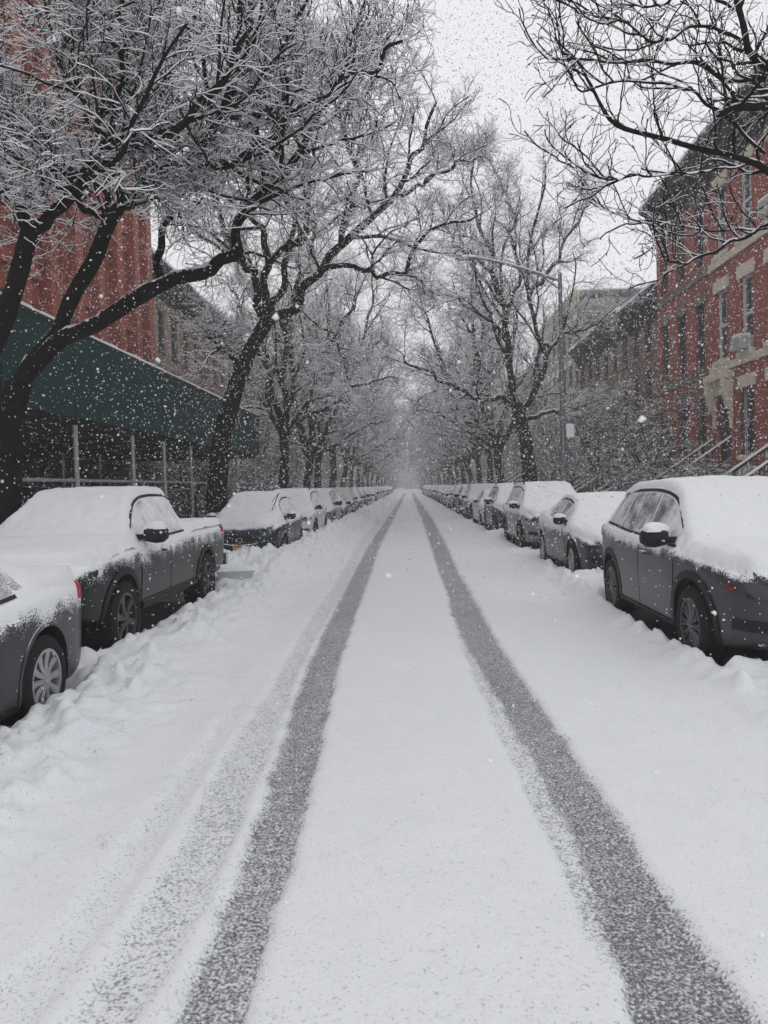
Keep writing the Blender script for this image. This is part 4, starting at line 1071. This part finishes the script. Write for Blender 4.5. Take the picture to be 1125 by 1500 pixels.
# ================================================================== TREES
def poly_resample(P, n):
    P = np.asarray(P, float); k = len(P)
    if k == 2: return P[0]+(P[1]-P[0])*np.linspace(0, 1, n)[:, None]
    Q = np.vstack([2*P[0]-P[1], P, 2*P[-1]-P[-2]]); u = np.linspace(0, k-1-1e-6, n); i = u.astype(int); t = (u-i)[:, None]
    p0, p1, p2, p3 = Q[i], Q[i+1], Q[i+2], Q[i+3]
    return .5*((2*p1)+(-p0+p2)*t+(2*p0-5*p1+4*p2-p3)*t*t+(-p0+3*p1-3*p2+p3)*t**3)
def sprout(rng, pts, rad, m, ang, rel, n, jit, trop, up, tmin=.2, rmul=.62, rmin=.005, labs=(0, 9), flat=0.0, t1=1.0):
    """m children on every parent polyline. pts (B,k,3), rad (B,k)"""
    B, k, _ = pts.shape
    plen = np.linalg.norm(np.diff(pts, axis=1), axis=2).sum(1)
    if np.ndim(tmin): tmin = np.asarray(tmin)[:, None]
    t = tmin+(t1-tmin)*(np.arange(m)[None]+rng.random((B, m)))/m
    u = t*(k-1); i = np.minimum(u.astype(int), k-2); f = (u-i)[..., None]; bi = np.arange(B)[:, None]
    p = pts[bi, i]*(1-f)+pts[bi, i+1]*f; r = rad[bi, i]*(1-f[..., 0])+rad[bi, i+1]*f[..., 0]
    T = tnorm(pts[bi, i+1]-pts[bi, i])
    rv = rng.normal(size=(B, m, 3)); rv[..., 2] *= (1-flat)
    Pp = tnorm(rv-(rv*T).sum(-1, keepdims=True)*T)
    a = np.radians(rng.uniform(ang[0], ang[1], (B, m)))[..., None]
    d = tnorm(np.cos(a)*T+np.sin(a)*Pp+np.array([0, 0, up]))
    ln = np.clip(plen[:, None]*rng.uniform(rel[0], rel[1], (B, m))*(1.15-.6*t), labs[0], labs[1])
    r0 = np.maximum(np.minimum(r*rmul, ln*.022+.002), rmin)
    p = p.reshape(-1, 3); d = d.reshape(-1, 3); ln = ln.ravel(); r0 = r0.ravel()
    out = np.empty((len(p), n, 3)); out[:, 0] = p; st = ln/(n-1)
    for j in range(1, n):
        d = tnorm(d+rng.normal(size=d.shape)*jit+np.array([0, 0, trop])); out[:, j] = out[:, j-1]+d*st[:, None]
    q = np.linspace(0, 1, n)[None]; ra = np.maximum(r0[:, None]*(1-.62*q), rmin*.75)
    return out, ra
def tubes(pts, rad, n, snow, rng, smin=.3, ragged=0.0):
    """-> V, quads, material index ; snow is carried as raised upper faces"""
    B, k, _ = pts.shape
    T = tnorm(np.gradient(pts, axis=1)); Zv = np.array([0, 0, 1.0])
    S = np.cross(T, Zv); bad = np.linalg.norm(S, axis=-1) < .08; S[bad] = (1, 0, 0); S = tnorm(S); U = tnorm(np.cross(S, T))
    uz = np.clip(U[..., 2], 0, 1)
    a = np.pi/2+2*np.pi*np.arange(n)/n; ca, sa = np.cos(a), np.sin(a)
    hsn = snow(rad)*uz*rng.uniform(.55, 1.35, rad.shape)
    rg = rng.normal(size=(B, k-1, n))*ragged if ragged else 0
    off = rad[..., None]*ca; offu = rad[..., None]*sa+hsn[..., None]*np.clip(sa, 0, 1)
    V = pts[:, :, None]+S[:, :, None]*off[..., None]+U[:, :, None]*offu[..., None]
    idx = np.arange(B*k*n).reshape(B, k, n); nx = np.roll(idx, -1, 2)
    Q = np.stack([idx[:, :-1], nx[:, :-1], nx[:, 1:], idx[:, 1:]], -1)
    mid = np.sin(a+np.pi/n)
    um = (uz[:, :-1]+uz[:, 1:])/2
    mi = (mid[None, None]*um[..., None]*np.ones((B, k-1, n))+rg > smin).astype(np.int32)
    return V.reshape(-1, 3), Q.reshape(-1, 4), mi.ravel()
def join_tubes(name, parts, bark=None):
    Vs, Qs, Ms, o = [], [], [], 0
    for V, Q, M in parts: Vs.append(V); Qs.append(Q+o); Ms.append(M); o += len(V)
    return mesh_np(name, np.vstack(Vs), np.vstack(Qs), [bark or BARK, SNOW_TWIG], True, np.concatenate(Ms))
SN_BIG = lambda r: np.minimum(.008+.25*r, .03)
SN_TW = lambda r: np.minimum(.004+1.1*r, .019)

def tree_meshes(rng, trunk, trunk_r, limbs, lv):
    """trunk: (k,3) points with radii; limbs: list of (points, r0, r1); lv: dict of counts"""
    tp = poly_resample(trunk, 44)[None]; tr = np.interp(np.linspace(0, 1, 44), np.linspace(0, 1, len(trunk_r)), trunk_r)[None]
    tr = tr*(1+.10*(fbm(np.arange(44)*.35+rng.random()*50, np.zeros(44), 3, 2)-.5)*2)[None]
    parts = [tubes(tp, tr, 14, lambda r: r*0+.005, rng, 9)]
    K = 44; lp = np.array([poly_resample(l[0], K) for l in limbs]); lr = np.array([np.linspace(1, 0, K)**.8*(l[1]-l[2])+l[2] for l in limbs])
    jn = rng.normal(size=(len(limbs), 16, 3))*lv.get('kink', .03); jn[:, 0] = 0; jt = np.array([poly_resample(q, K) for q in jn]); lp = lp+jt
    lr = lr*(1+.22*(fbm(np.arange(K)[None]*.45+100*np.arange(len(limbs))[:, None]+.0*lr, 0*lr, 3, 4)-.5))
    parts.append(tubes(lp, lr, 10, lambda r: SN_BIG(r)*.8, rng, 9))
    U = tnorm(np.cross(tnorm(np.cross(tnorm(np.gradient(lp, axis=1)), np.array([0, 0, 1.0]))), tnorm(np.gradient(lp, axis=1))))
    gap = fbm(np.arange(K)[None]*.30+37*np.arange(len(limbs))[:, None]+0*lr, 0*lr, 3, 8); vis = sstep(.30, .72, U[..., 2])*sstep(.30, .48, gap)
    sr = np.maximum((.46*lr+.006)*vis*(.7+.6*fbm(np.arange(K)[None]*1.1+91*np.arange(len(limbs))[:, None]+0*lr, 0*lr, 2, 9)), .001)
    sv, sq, sm_ = tubes(lp+U*(lr*(.70+.12*vis))[..., None]*np.where(vis > .05, 1, .2)[..., None], sr, 7, lambda r: r*.1, rng, -9)
    parts.append((sv, sq, sm_))
    tm = join_tubes('trunk', parts, LIMB)
    L2, R2 = sprout(rng, lp, lr, lv['a'], (28, 72), lv.get('ra', (.3, .62)), 12, .15, lv.get('trop', .012), lv.get('up', .2), [l[3] if len(l) > 3 else lv.get('t0', .15) for l in limbs], .55, .007, (.6, 4.6))
    ST = lambda r: SN_TW(r)*lv.get('snow', 1.0)
    L3, R3 = sprout(rng, L2, R2, lv['b'], (28, 70), lv.get('rb', (.32, .62)), 9, .21, .008, .1, .08, .55, .005, (.3, 2.6))
    L4, R4 = sprout(rng, L3, R3, lv['c'], (25, 62), (.42, .85), 6, .24, .004, .06, .08, .6, .0036, (.22, 1.7))
    cr = [tubes(L2, R2, 6, SN_BIG, rng, .45), tubes(L3, R3, 4, ST, rng), tubes(L4, R4, 3, ST, rng, lv.get('smin', .3))]
    if lv.get('d'):
        L5, R5 = sprout(rng, L4, R4, lv['d'], (22, 58), (.45, .8), 4, .24, .004, .06, .12, .6, .003, (.15, .8))
        cr.append(tubes(L5, R5, 3, ST, rng, lv.get('smin', .3)))
    return tm, join_tubes('crown', cr)
def put_tree(tm, cm, loc, rz, label, group, name='street_tree', sc=1.0, local=False):
    t = thing(name, label, 'tree', loc, rz, group); t.scale = (sc, sc, sc)
    obj('trunk', tm, t); obj('crown', cm, t); return t
def guided(base, trunk_px, trunk_r, limbs_px, lv, seed, label, group):
    rng = np.random.default_rng(seed); base = np.array(base, float)
    tr = [np.array([0, 0, -.1])]+[PD(*p)-base for p in trunk_px]
    lb = [([PD(*p)-base for p in l[0]], *l[1:]) for l in limbs_px]
    tm, cm = tree_meshes(rng, np.array(tr), trunk_r, lb, lv)
    return put_tree(tm, cm, tuple(base), 0, label, group)
GRP = 'bare street trees with snow on their branches'
# --- tree A: left foreground, two long limbs leaning over the street
D = 9.4
guided((-5.05, D, .16), [(12, 650, D), (28, 560, D)], [.20, .17, .15],
    [([(28, 562, D), (75, 500, D), (100, 452, D), (135, 385, D-.1), (165, 315, D-.2), (215, 275, D-.2), (290, 225, D-.4), (330, 150, D-.6), (352, 60, D-.7), (362, -60, D-.8)], 0.1066, 0.0246, .50),
     ([(28, 562, D), (85, 505, D-.1), (140, 476, D-.2), (240, 425, D-.3), (300, 398, D-.4), (336, 380, D-.5), (343, 340, D-.4), (372, 295, D-.2), (430, 235, D), (470, 160, D+.3), (520, 60, D+.5)], 0.0984, 0.0205, .60),
     ([(240, 425, D-.3), (233, 375, D-.3), (246, 320, D-.1), (243, 270, D+.1), (300, 215, D+.2), (395, 160, D+.3), (440, 70, D+.4)], 0.0492, 0.0164, .50),
     ([(130, 395, D-.1), (165, 320, D+.1), (140, 270, D+.3), (60, 230, D+.4), (0, 180, D+.6), (-60, 120, D+.7)], 0.0492, 0.0164),
     ([(200, 285, D-.2), (255, 195, D), (250, 110, D+.2), (275, 20, D+.4), (260, -80, D+.5)], 0.0451, 0.0164),
     ([(250, 245, D-.3), (350, 235, D-.8), (420, 175, D-1.0), (500, 120, D-1.1), (590, 60, D-1.2)], 0.0410, 0.0148),
     ([(185, 300, D-.2), (150, 200, D-.5), (160, 100, D-.6), (120, 0, D-.6), (90, -90, D-.6)], 0.0410, 0.0148)],
    dict(a=11, b=9, c=6, d=2, kink=.03, up=.42, ra=(.26, .58)), 11, 'dark bare tree at the left edge with two long limbs crossing above the pickup', GRP)
# --- tree A0: trunk just outside the left edge, fork in view
D = 7.9
guided((-5.2, D, .16), [(-60, 620, D), (-10, 505, D), (22, 420, D), (44, 335, D)], [.16, .125, .105, .095, .085],
    [([(44, 338, D), (20, 300, D), (0, 258, D), (-40, 190, D), (-60, 80, D)], 0.0720, 0.0240),
     ([(44, 338, D), (80, 312, D), (112, 282, D), (150, 240, D), (186, 214, D), (250, 190, D-.3), (320, 120, D-.5), (370, 40, D-.6)], 0.0680, 0.0160),
     ([(112, 282, D), (98, 272, D-.1), (60, 262, D-.2), (20, 242, D-.3), (-40, 215, D-.4)], 0.0280, 0.0120),
     ([(104, 270, D), (70, 235, D), (40, 195, D-.1), (0, 185, D-.2), (-60, 150, D-.2)], 0.0320, 0.0120),
     ([(105, 275, D), (110, 255, D), (150, 220, D), (125, 165, D), (98, 120, D-.1), (80, 50, D-.2), (50, -40, D-.2)], 0.0320, 0.0144),
     ([(108, 282, D), (130, 312, D+.1), (165, 318, D+.1), (200, 295, D+.2), (212, 262, D+.2), (250, 245, D+.2)], 0.0320, 0.0120),
     ([(150, 235, D), (175, 130, D), (172, 40, D), (190, -60, D)], 0.0320, 0.0144)],
    dict(a=10, b=9, c=5, d=2, kink=.025, up=.30, ra=(.3, .7), t0=.3), 12, 'bare tree leaning in from outside the left edge, forked in front of the red bricks', GRP)
# --- tree B: left, beyond the pickup, spreading crown
D = 19.4
guided((-4.98, D, .16), [(322, 660, D), (336, 600, D), (352, 548, D), (368, 510, D), (392, 468, D)], [.27, .24, .22, .20, .19, .18],
    [([(390, 470, D), (375, 448, D), (373, 408, D), (358, 388, D), (342, 350, D), (318, 300, D+.2), (290, 220, D+.4), (270, 120, D+.5)], .12, .025),
     ([(393, 466, D), (387, 420, D-.2), (388, 356, D-.3), (366, 306, D-.4), (372, 220, D-.5), (350, 110, D-.5), (362, 20, D-.4)], .11, .025),
     ([(396, 462, D), (412, 425, D+.2), (422, 375, D+.4), (445, 350, D+.5), (458, 270, D+.6), (440, 160, D+.8), (470, 60, D+.8)], .10, .025),
     ([(394, 470, D), (432, 446, D-.2), (467, 397, D-.4), (520, 340, D-.6), (575, 290, D-.8), (610, 220, D-1), (640, 150, D-1.2)], .13, .025),
     ([(467, 397, D-.4), (500, 386, D-.7), (545, 400, D-1.0), (590, 392, D-1.3), (640, 335, D-1.5), (700, 315, D-1.7)], .07, .02),
     ([(500, 362, D-.5), (520, 260, D-.5), (500, 160, D-.4), (530, 60, D-.4)], .07, .02),
     ([(432, 446, D-.2), (470, 480, D-.8), (500, 520, D-1.2), (510, 560, D-1.4)], .03, .012),
     ([(352, 546, D), (335, 520, D-.1), (316, 510, D-.2), (306, 480, D-.2), (330, 470, D-.3)], .07, .02),
     ([(387, 400, D-.2), (430, 330, D-.9), (400, 240, D-1.2), (420, 140, D-1.4), (440, 60, D-1.5)], .07, .02),
     ([(560, 300, D-.8), (620, 270, D-.6), (670, 240, D-.4), (720, 230, D-.2)], .05, .015)],
    dict(a=10, b=9, c=6, d=3, kink=.05, up=.28, ra=(.24, .5), t0=.33), 13, 'bare tree with a bent trunk between the pickup and the navy hatchback', GRP)
# --- tree N: right foreground, only branches reach into the frame
D = 7.4
guided((5.35, D, .16), [(1395, 500, D), (1370, 250, D), (1360, 120, D)], [.24, .21, .18, .15],
    [([(1372, 260, D), (1250, 180, D-.1), (1170, 125, D-.2), (1125, 95, D-.3), (1096, 70, D-.3), (1078, 0, D-.4), (1060, -80, D-.4)], 0.0527, 0.0124),
     ([(1375, 270, D), (1220, 280, D-.1), (1125, 250, D-.2), (1088, 236, D-.2), (990, 207, D-.3), (905, 184, D-.4), (862, 120, D-.5), (835, 75, D-.5)], 0.0372, 0.0037),
     ([(1098, 239, D-.2), (1040, 250, D-.2), (990, 257, D-.3), (925, 258, D-.3), (880, 260, D-.4), (838, 246, D-.4)], 0.0087, 0.0035),
     ([(1150, 130, D-.2), (1110, 112, D-.3), (1065, 118, D-.4), (1020, 95, D-.5), (960, 90, D-.6), (880, 92, D-.6), (802, 88, D-.7)], 0.0217, 0.0035),
     ([(1250, 150, D), (1160, 150, D-.3), (1120, 155, D-.5), (1052, 168, D-.6)], 0.0372, 0.0279),
     ([(1240, 300, D), (1125, 330, D+.2), (1060, 362, D+.3), (1000, 385, D+.4), (970, 380, D+.4)], 0.0186, 0.0037),
     ([(1125, 335, D+.2), (1060, 340, D+.4), (990, 330, D+.5), (958, 330, D+.5), (905, 318, D+.5), (870, 300, D+.5)], 0.0087, 0.0035),
     ([(1120, 225, D-.2), (1050, 165, D-.4), (1000, 130, D-.5), (930, 118, D-.5), (850, 128, D-.6), (818, 70, D-.6)], 0.0136, 0.0035),
     ([(1085, 60, D-.3), (1030, 40, D-.5), (960, 60, D-.6), (900, 30, D-.7), (845, 20, D-.8)], 0.0149, 0.0035),
     ([(1075, 15, D-.4), (1020, -10, D-.4), (960, 8, D-.4), (890, -10, D-.4)], 0.0124, 0.0037)],
    dict(a=11, b=4, c=2, kink=.012, up=.45, ra=(.08, .21), trop=.06, snow=.55, smin=.45), 14, 'bare twigs and branches of a tree reaching in at the upper right corner', GRP)
# --- tree R1: right, just beyond the lamp post
D = 31.6
guided((5.08, D, .16), [(772, 660, D), (764, 620, D), (757, 592, D)], [.34, .28, .25, .23],
    [([(757, 594, D), (748, 560, D), (742, 520, D), (740, 470, D), (732, 430, D), (722, 380, D), (700, 310, D), (690, 240, D)], .18, .03),
     ([(762, 604, D), (785, 572, D), (798, 535, D), (790, 500, D), (778, 470, D), (776, 430, D), (770, 390, D), (790, 300, D), (800, 240, D)], .12, .03),
     ([(768, 618, D), (800, 606, D-.2), (832, 600, D-.4), (862, 588, D-.6), (895, 578, D-.8)], .09, .015),
     ([(757, 596, D), (720, 582, D-.4), (680, 575, D-.8), (640, 552, D-1.2), (605, 530, D-1.6), (575, 512, D-2)], .10, .02),
     ([(742, 500, D), (715, 470, D-.6), (680, 445, D-1), (640, 430, D-1.4), (600, 420, D-1.8)], .08, .02),
     ([(740, 470, D), (760, 400, D+.3), (750, 320, D+.5), (745, 240, D+.6)], .09, .025),
     ([(790, 510, D), (830, 490, D+.3), (870, 480, D+.5), (905, 440, D+.6)], .07, .02),
     ([(776, 430, D), (815, 380, D), (850, 320, D), (875, 270, D)], .08, .02),
     ([(730, 420, D), (700, 380, D+.4), (660, 350, D+.5), (640, 290, D+.6)], .08, .02)],
    dict(a=10, b=9, c=6, d=2, kink=.08, up=.25, ra=(.26, .5), t0=.25), 15, 'wide bare tree right behind the street lamp with a long low limb', GRP)
# --- generic tree templates
def template(seed, h=13.5, lean=.4, nl=6, lv=None):
    rng = np.random.default_rng(seed); th = rng.uniform(2.8, 4.2)
    tr = [(0, 0, -.1), (.05, .02, 1.2), (lean*.35+rng.uniform(-.1, .1), rng.uniform(-.15, .15), th*.7), (lean*.6, rng.uniform(-.2, .2), th)]
    top = np.array(tr[-1]); limbs = []
    for i in range(nl):
        az = 2*math.pi*(i+rng.uniform(-.3, .3))/nl; out = rng.uniform(2.2, 4.6) if i else 1.0; zt = rng.uniform(.72, 1.0)*h if out < 4 else rng.uniform(.55, .8)*h
        d = np.array([math.cos(az)+.35, math.sin(az), 0])
        s = top+np.array([0, 0, -rng.uniform(0, .5)])
        limbs.append(([s, s+d*out*.28+np.array([0, 0, (zt-th)*.22]), s+d*out*.62+rng.normal(size=3)*.25+np.array([0, 0, (zt-th)*.55]), s+d*out*.9+rng.normal(size=3)*.3+np.array([0, 0, (zt-th)*.85]), s+d*out+np.array([0, 0, zt-th])], rng.uniform(.10, .16), .025))
    az = rng.uniform(-.5, .5); limbs.append(([top, top+np.array([1.6, az, .9]), top+np.array([3.3, az*1.6, 1.8]), top+np.array([4.8, az*2, 2.0])], .08, .02))
    return tree_meshes(rng, np.array(tr), [.27, .23, .2, .19], limbs, lv or dict(a=10, b=9, c=6, d=2, kink=.06, up=.2, ra=(.26, .5)))
TT = [template(21, 13.5), template(22, 14.5, .7), template(23, 12.5, .3, 5)]
SMALL = [tree_meshes(np.random.default_rng(31), np.array([(0, 0, -.1), (.05, 0, .5), (.1, .05, 1.1)]), [.09, .08, .07],
         [([(.1, .05, 1.0), (.1+.5*math.cos(a), .5*math.sin(a), 2.0), (.1+1.1*math.cos(a+.3), 1.1*math.sin(a+.3), 3.2), (1.5*math.cos(a+.2), 1.5*math.sin(a+.2), 4.4)], .045, .012) for a in (0, 1.1, 2.2, 3.3, 4.3, 5.3)],
         dict(a=8, b=6, c=4, d=2, kink=.04, up=.1, ra=(.3, .6), snow=.5, smin=.46)),
         tree_meshes(np.random.default_rng(32), np.array([(0, 0, -.1), (.0, 0, .15), (.02, .05, .35)]), [.07, .06, .05],
         [([(.0, .0, .2), (.4*math.cos(a), .4*math.sin(a), .9), (.9*math.cos(a+.3), .9*math.sin(a+.3), 1.5), (1.3*math.cos(a+.2), 1.3*math.sin(a+.2), 1.9)], .03, .008) for a in (0, .9, 1.8, 2.7, 3.6, 4.5, 5.4)],
         dict(a=8, b=6, c=4, d=2, kink=.04, up=.1, ra=(.3, .6), snow=.5, smin=.46))]
rt = random.Random(9)
def far_tree(side, px_or_y, k, lab, sc=1.0, xoff=0):
    y = px_or_y
    rz = (math.pi if side > 0 else 0)+rt.uniform(-.6, .6)
    tm, cm = TT[k % 3]
    put_tree(tm, cm, (side*(5.05+xoff), y, .16), rz, lab, GRP, sc=sc)
LY = [30.6, 37.5, 42.5, 51, 59, 68, 77, 86, 97, 108, 120, 133, 147, 162, 180, 200, 222, 246, 272, 300, 330, 362, 396]
RY = [40.8, 46.5, 53, 60, 68, 76, 84, 93, 103, 114, 126, 139, 153, 168, 186, 206, 228, 252, 278, 306, 336, 368, 402]
for i, y in enumerate(LY): far_tree(-1, y, i, 'bare snow-dusted street tree, %s beyond the bent-trunk tree on the left kerb' % ordinal(i+1), rt.uniform(.88, 1.08))
for i, y in enumerate(RY): far_tree(1, y, i+1, 'bare snow-dusted street tree, %s beyond the lamp-post tree on the right kerb' % ordinal(i+1), rt.uniform(.88, 1.08))
for i, (x, y) in enumerate([(-3.6, 428), (-.9, 436), (1.8, 430), (4.2, 440), (-8, 432), (8.5, 434)]):
    tm, cm = TT[i % 3]; put_tree(tm, cm, (x, y, -.05), rt.uniform(0, 6), 'faint tree closing the far end of the street, %s from the left' % ordinal([2, 3, 4, 5, 1, 6][i]), GRP, sc=1.1)
YG = 'small bare yard trees and shrubs'
for i, (x, y, k, s) in enumerate([(9.2, 23.6, 1, .8), (9.7, 28.2, 1, .9), (9.4, 30.2, 0, 1.0), (10.1, 33.5, 1, 1.0), (9.2, 36.0, 0, 1.1), (9.4, 44.5, 0, 1.1), (9.4, 52, 0, 1.1)]):
    put_tree(*SMALL[k], (x, y, .12), rt.uniform(0, 6), 'small bare %s in the front yards on the right, %s from the camera' % ('yard tree' if k == 0 else 'shrub', ordinal(i+1)), YG, 'yard_tree' if k == 0 else 'yard_shrub', s)
for i, (x, y, k, s) in enumerate([(-8.8, 31.5, 0, 1.15), (-9.2, 36.5, 0, 1.2), (-8.9, 42, 0, 1.2), (-9.2, 49, 0, 1.25), (-9.0, 57, 0, 1.2), (-9.6, 34, 1, 1.3), (-9.5, 39.5, 1, 1.3)]):
    put_tree(*SMALL[k], (x, y, .12), rt.uniform(0, 6), 'small bare %s in the front yards on the left, %s from the camera' % ('yard tree' if k == 0 else 'shrub', ordinal(i+1)), YG, 'yard_tree' if k == 0 else 'yard_shrub', s)

# ================================================================== small things: discarded box and bag in the gap
def junk():
    c = GD(345, 858, .12)
    root = thing('plastic_box', 'pale plastic box half buried in snow behind the pickup', 'box', (c[0], c[1], .03), R(14)); root.scale = (.8, .8, .8)
    g = MB(); g.prism([(-.33, .0), (.33, .0), (.37, .40), (-.37, .40)], 'y', -.20, .20); g.obj('tub', PLASTIC_BAG, root)
    g = MB(); g.box((-.40, -.23, .403), (.40, .23, .44)); g.obj('lid', PLASTIC_BAG, root)
    xs_, ys_ = np.linspace(-.39, .39, 24), np.linspace(-.22, .22, 16); A, Bq = np.meshgrid(xs_, ys_)
    e = np.minimum(sstep(0, .1, .40-np.abs(A)), sstep(0, .1, .23-np.abs(Bq)))
    obj('lid_snow', grid_mesh('lid_snow', xs_, ys_, .438+e*(.06+.05*fbm(A*6, Bq*6, 3, 4)), SNOW_CAR), root)
    def bag(loc, label, s, seed):
        bm = bmesh.new(); bmesh.ops.create_icosphere(bm, subdivisions=4, radius=1)
        for v in bm.verts:
            p = v.co.copy(); n = fbm(np.array([p.x*2.2+seed]), np.array([p.y*2.2+p.z*1.7]), 4, seed)[0]; k = .75+.5*n
            top_ = max(0, p.z); v.co = Vector((p.x*.30*k*(1-.55*top_**3), p.y*.26*k*(1-.55*top_**3), (p.z*.24*k if p.z > -.6 else -.6*.24*k)+(.10 if p.z > .93 else 0)))*s
        me = bpy.data.meshes.new('bag'); bm.to_mesh(me); bm.free(); me.materials.append(BAGM)
        for p in me.polygons: p.use_smooth = True
        b = obj('rubbish_bag', me, None, loc, (0, 0, seed), label, 'bag')
    c2 = GD(318, 842, .15)
    bag((c2[0], c2[1], .26), 'small snowy white rubbish bag beside the pale plastic box', 1.0, 5)
BAGM = mat_snowy('white_bag', (.5, .52, .55), .35, 0, .0, None, None, .8, 9, .8)
junk()

# ================================================================== falling snow (nobody could count it)
def flakes():
    rng = np.random.default_rng(77)
    sets = [(3600, (-3.5, 3.5), (1.0, 5.0), (.0, 5.5), (.0028, .0075)), (16000, (-6, 6), (5, 10), (.1, 9), (.004, .0095)), (64000, (-9, 9), (10, 20), (.1, 14), (.006, .016)), (50000, (-12, 12), (20, 55), (.1, 22), (.011, .024)), (22000, (-11, 11), (55, 120), (.1, 16), (.02, .04))]
    P, S = [], []
    for n, xr, yr, zr, sr in sets:
        p = np.stack([rng.uniform(*xr, n), rng.uniform(*yr, n), rng.uniform(*zr, n)], 1); P.append(p)
        S.append(sr[0]+(sr[1]-sr[0])*rng.random(n)**2.2)
    n1 = sets[0][0]
    O = np.array([(1, 0, 0), (-1, 0, 0), (0, 1, 0), (0, -1, 0), (0, 0, 1), (0, 0, -1)], float); OF = np.array([(0, 2, 4), (2, 1, 4), (1, 3, 4), (3, 0, 4), (2, 0, 5), (1, 2, 5), (3, 1, 5), (0, 3, 5)])
    T = np.array([(1, 1, 1), (1, -1, -1), (-1, 1, -1), (-1, -1, 1)], float)*.85; TF = np.array([(0, 1, 2), (0, 3, 1), (0, 2, 3), (1, 3, 2)])
    Vs, Fs, o = [], [], 0
    for i, (p, sz) in enumerate(zip(P, S)):
        base, fc = (O, OF) if i < 2 else (T, TF); n = len(p); k = len(base)
        V = base[None]*rng.uniform(.5, 1.25, (n, k, 1))+rng.normal(size=(n, k, 3))*.2
        V = V*sz[:, None, None]+p[:, None]; Vs.append(V.reshape(-1, 3)); Fs.append((fc[None]+(np.arange(n)*k)[:, None, None]).reshape(-1, 3)+o); o += n*k
    me = mesh_np('falling_snow', np.vstack(Vs), np.vstack(Fs), FLAKE, True)
    obj('falling_snow', me, kind='stuff', label='white snowflakes falling all through the street', cat='snowflakes')
FLAKE = mat_plain('snowflake', (.86, .87, .88), .6, 0, .03)
flakes()

# ================================================================== haze
g = MB(); g.box((-520, -70, -1.2), (520, 660, 27.5))
hm, ht, hb_ = new_mat('snow_haze'); ht.nodes.remove(hb_)
pv = N(ht, 'VolumePrincipled'); pv.inputs['Color'].default_value = (.93, .94, .96, 1); pv.inputs['Density'].default_value = .0025; pv.inputs['Anisotropy'].default_value = 0.0
ht.links.new(pv.outputs[0], ht.nodes['Material Output'].inputs['Volume'])
obj('haze', g.mesh('haze', hm), kind='stuff', label='pale snowy air filling the whole street', cat='haze')
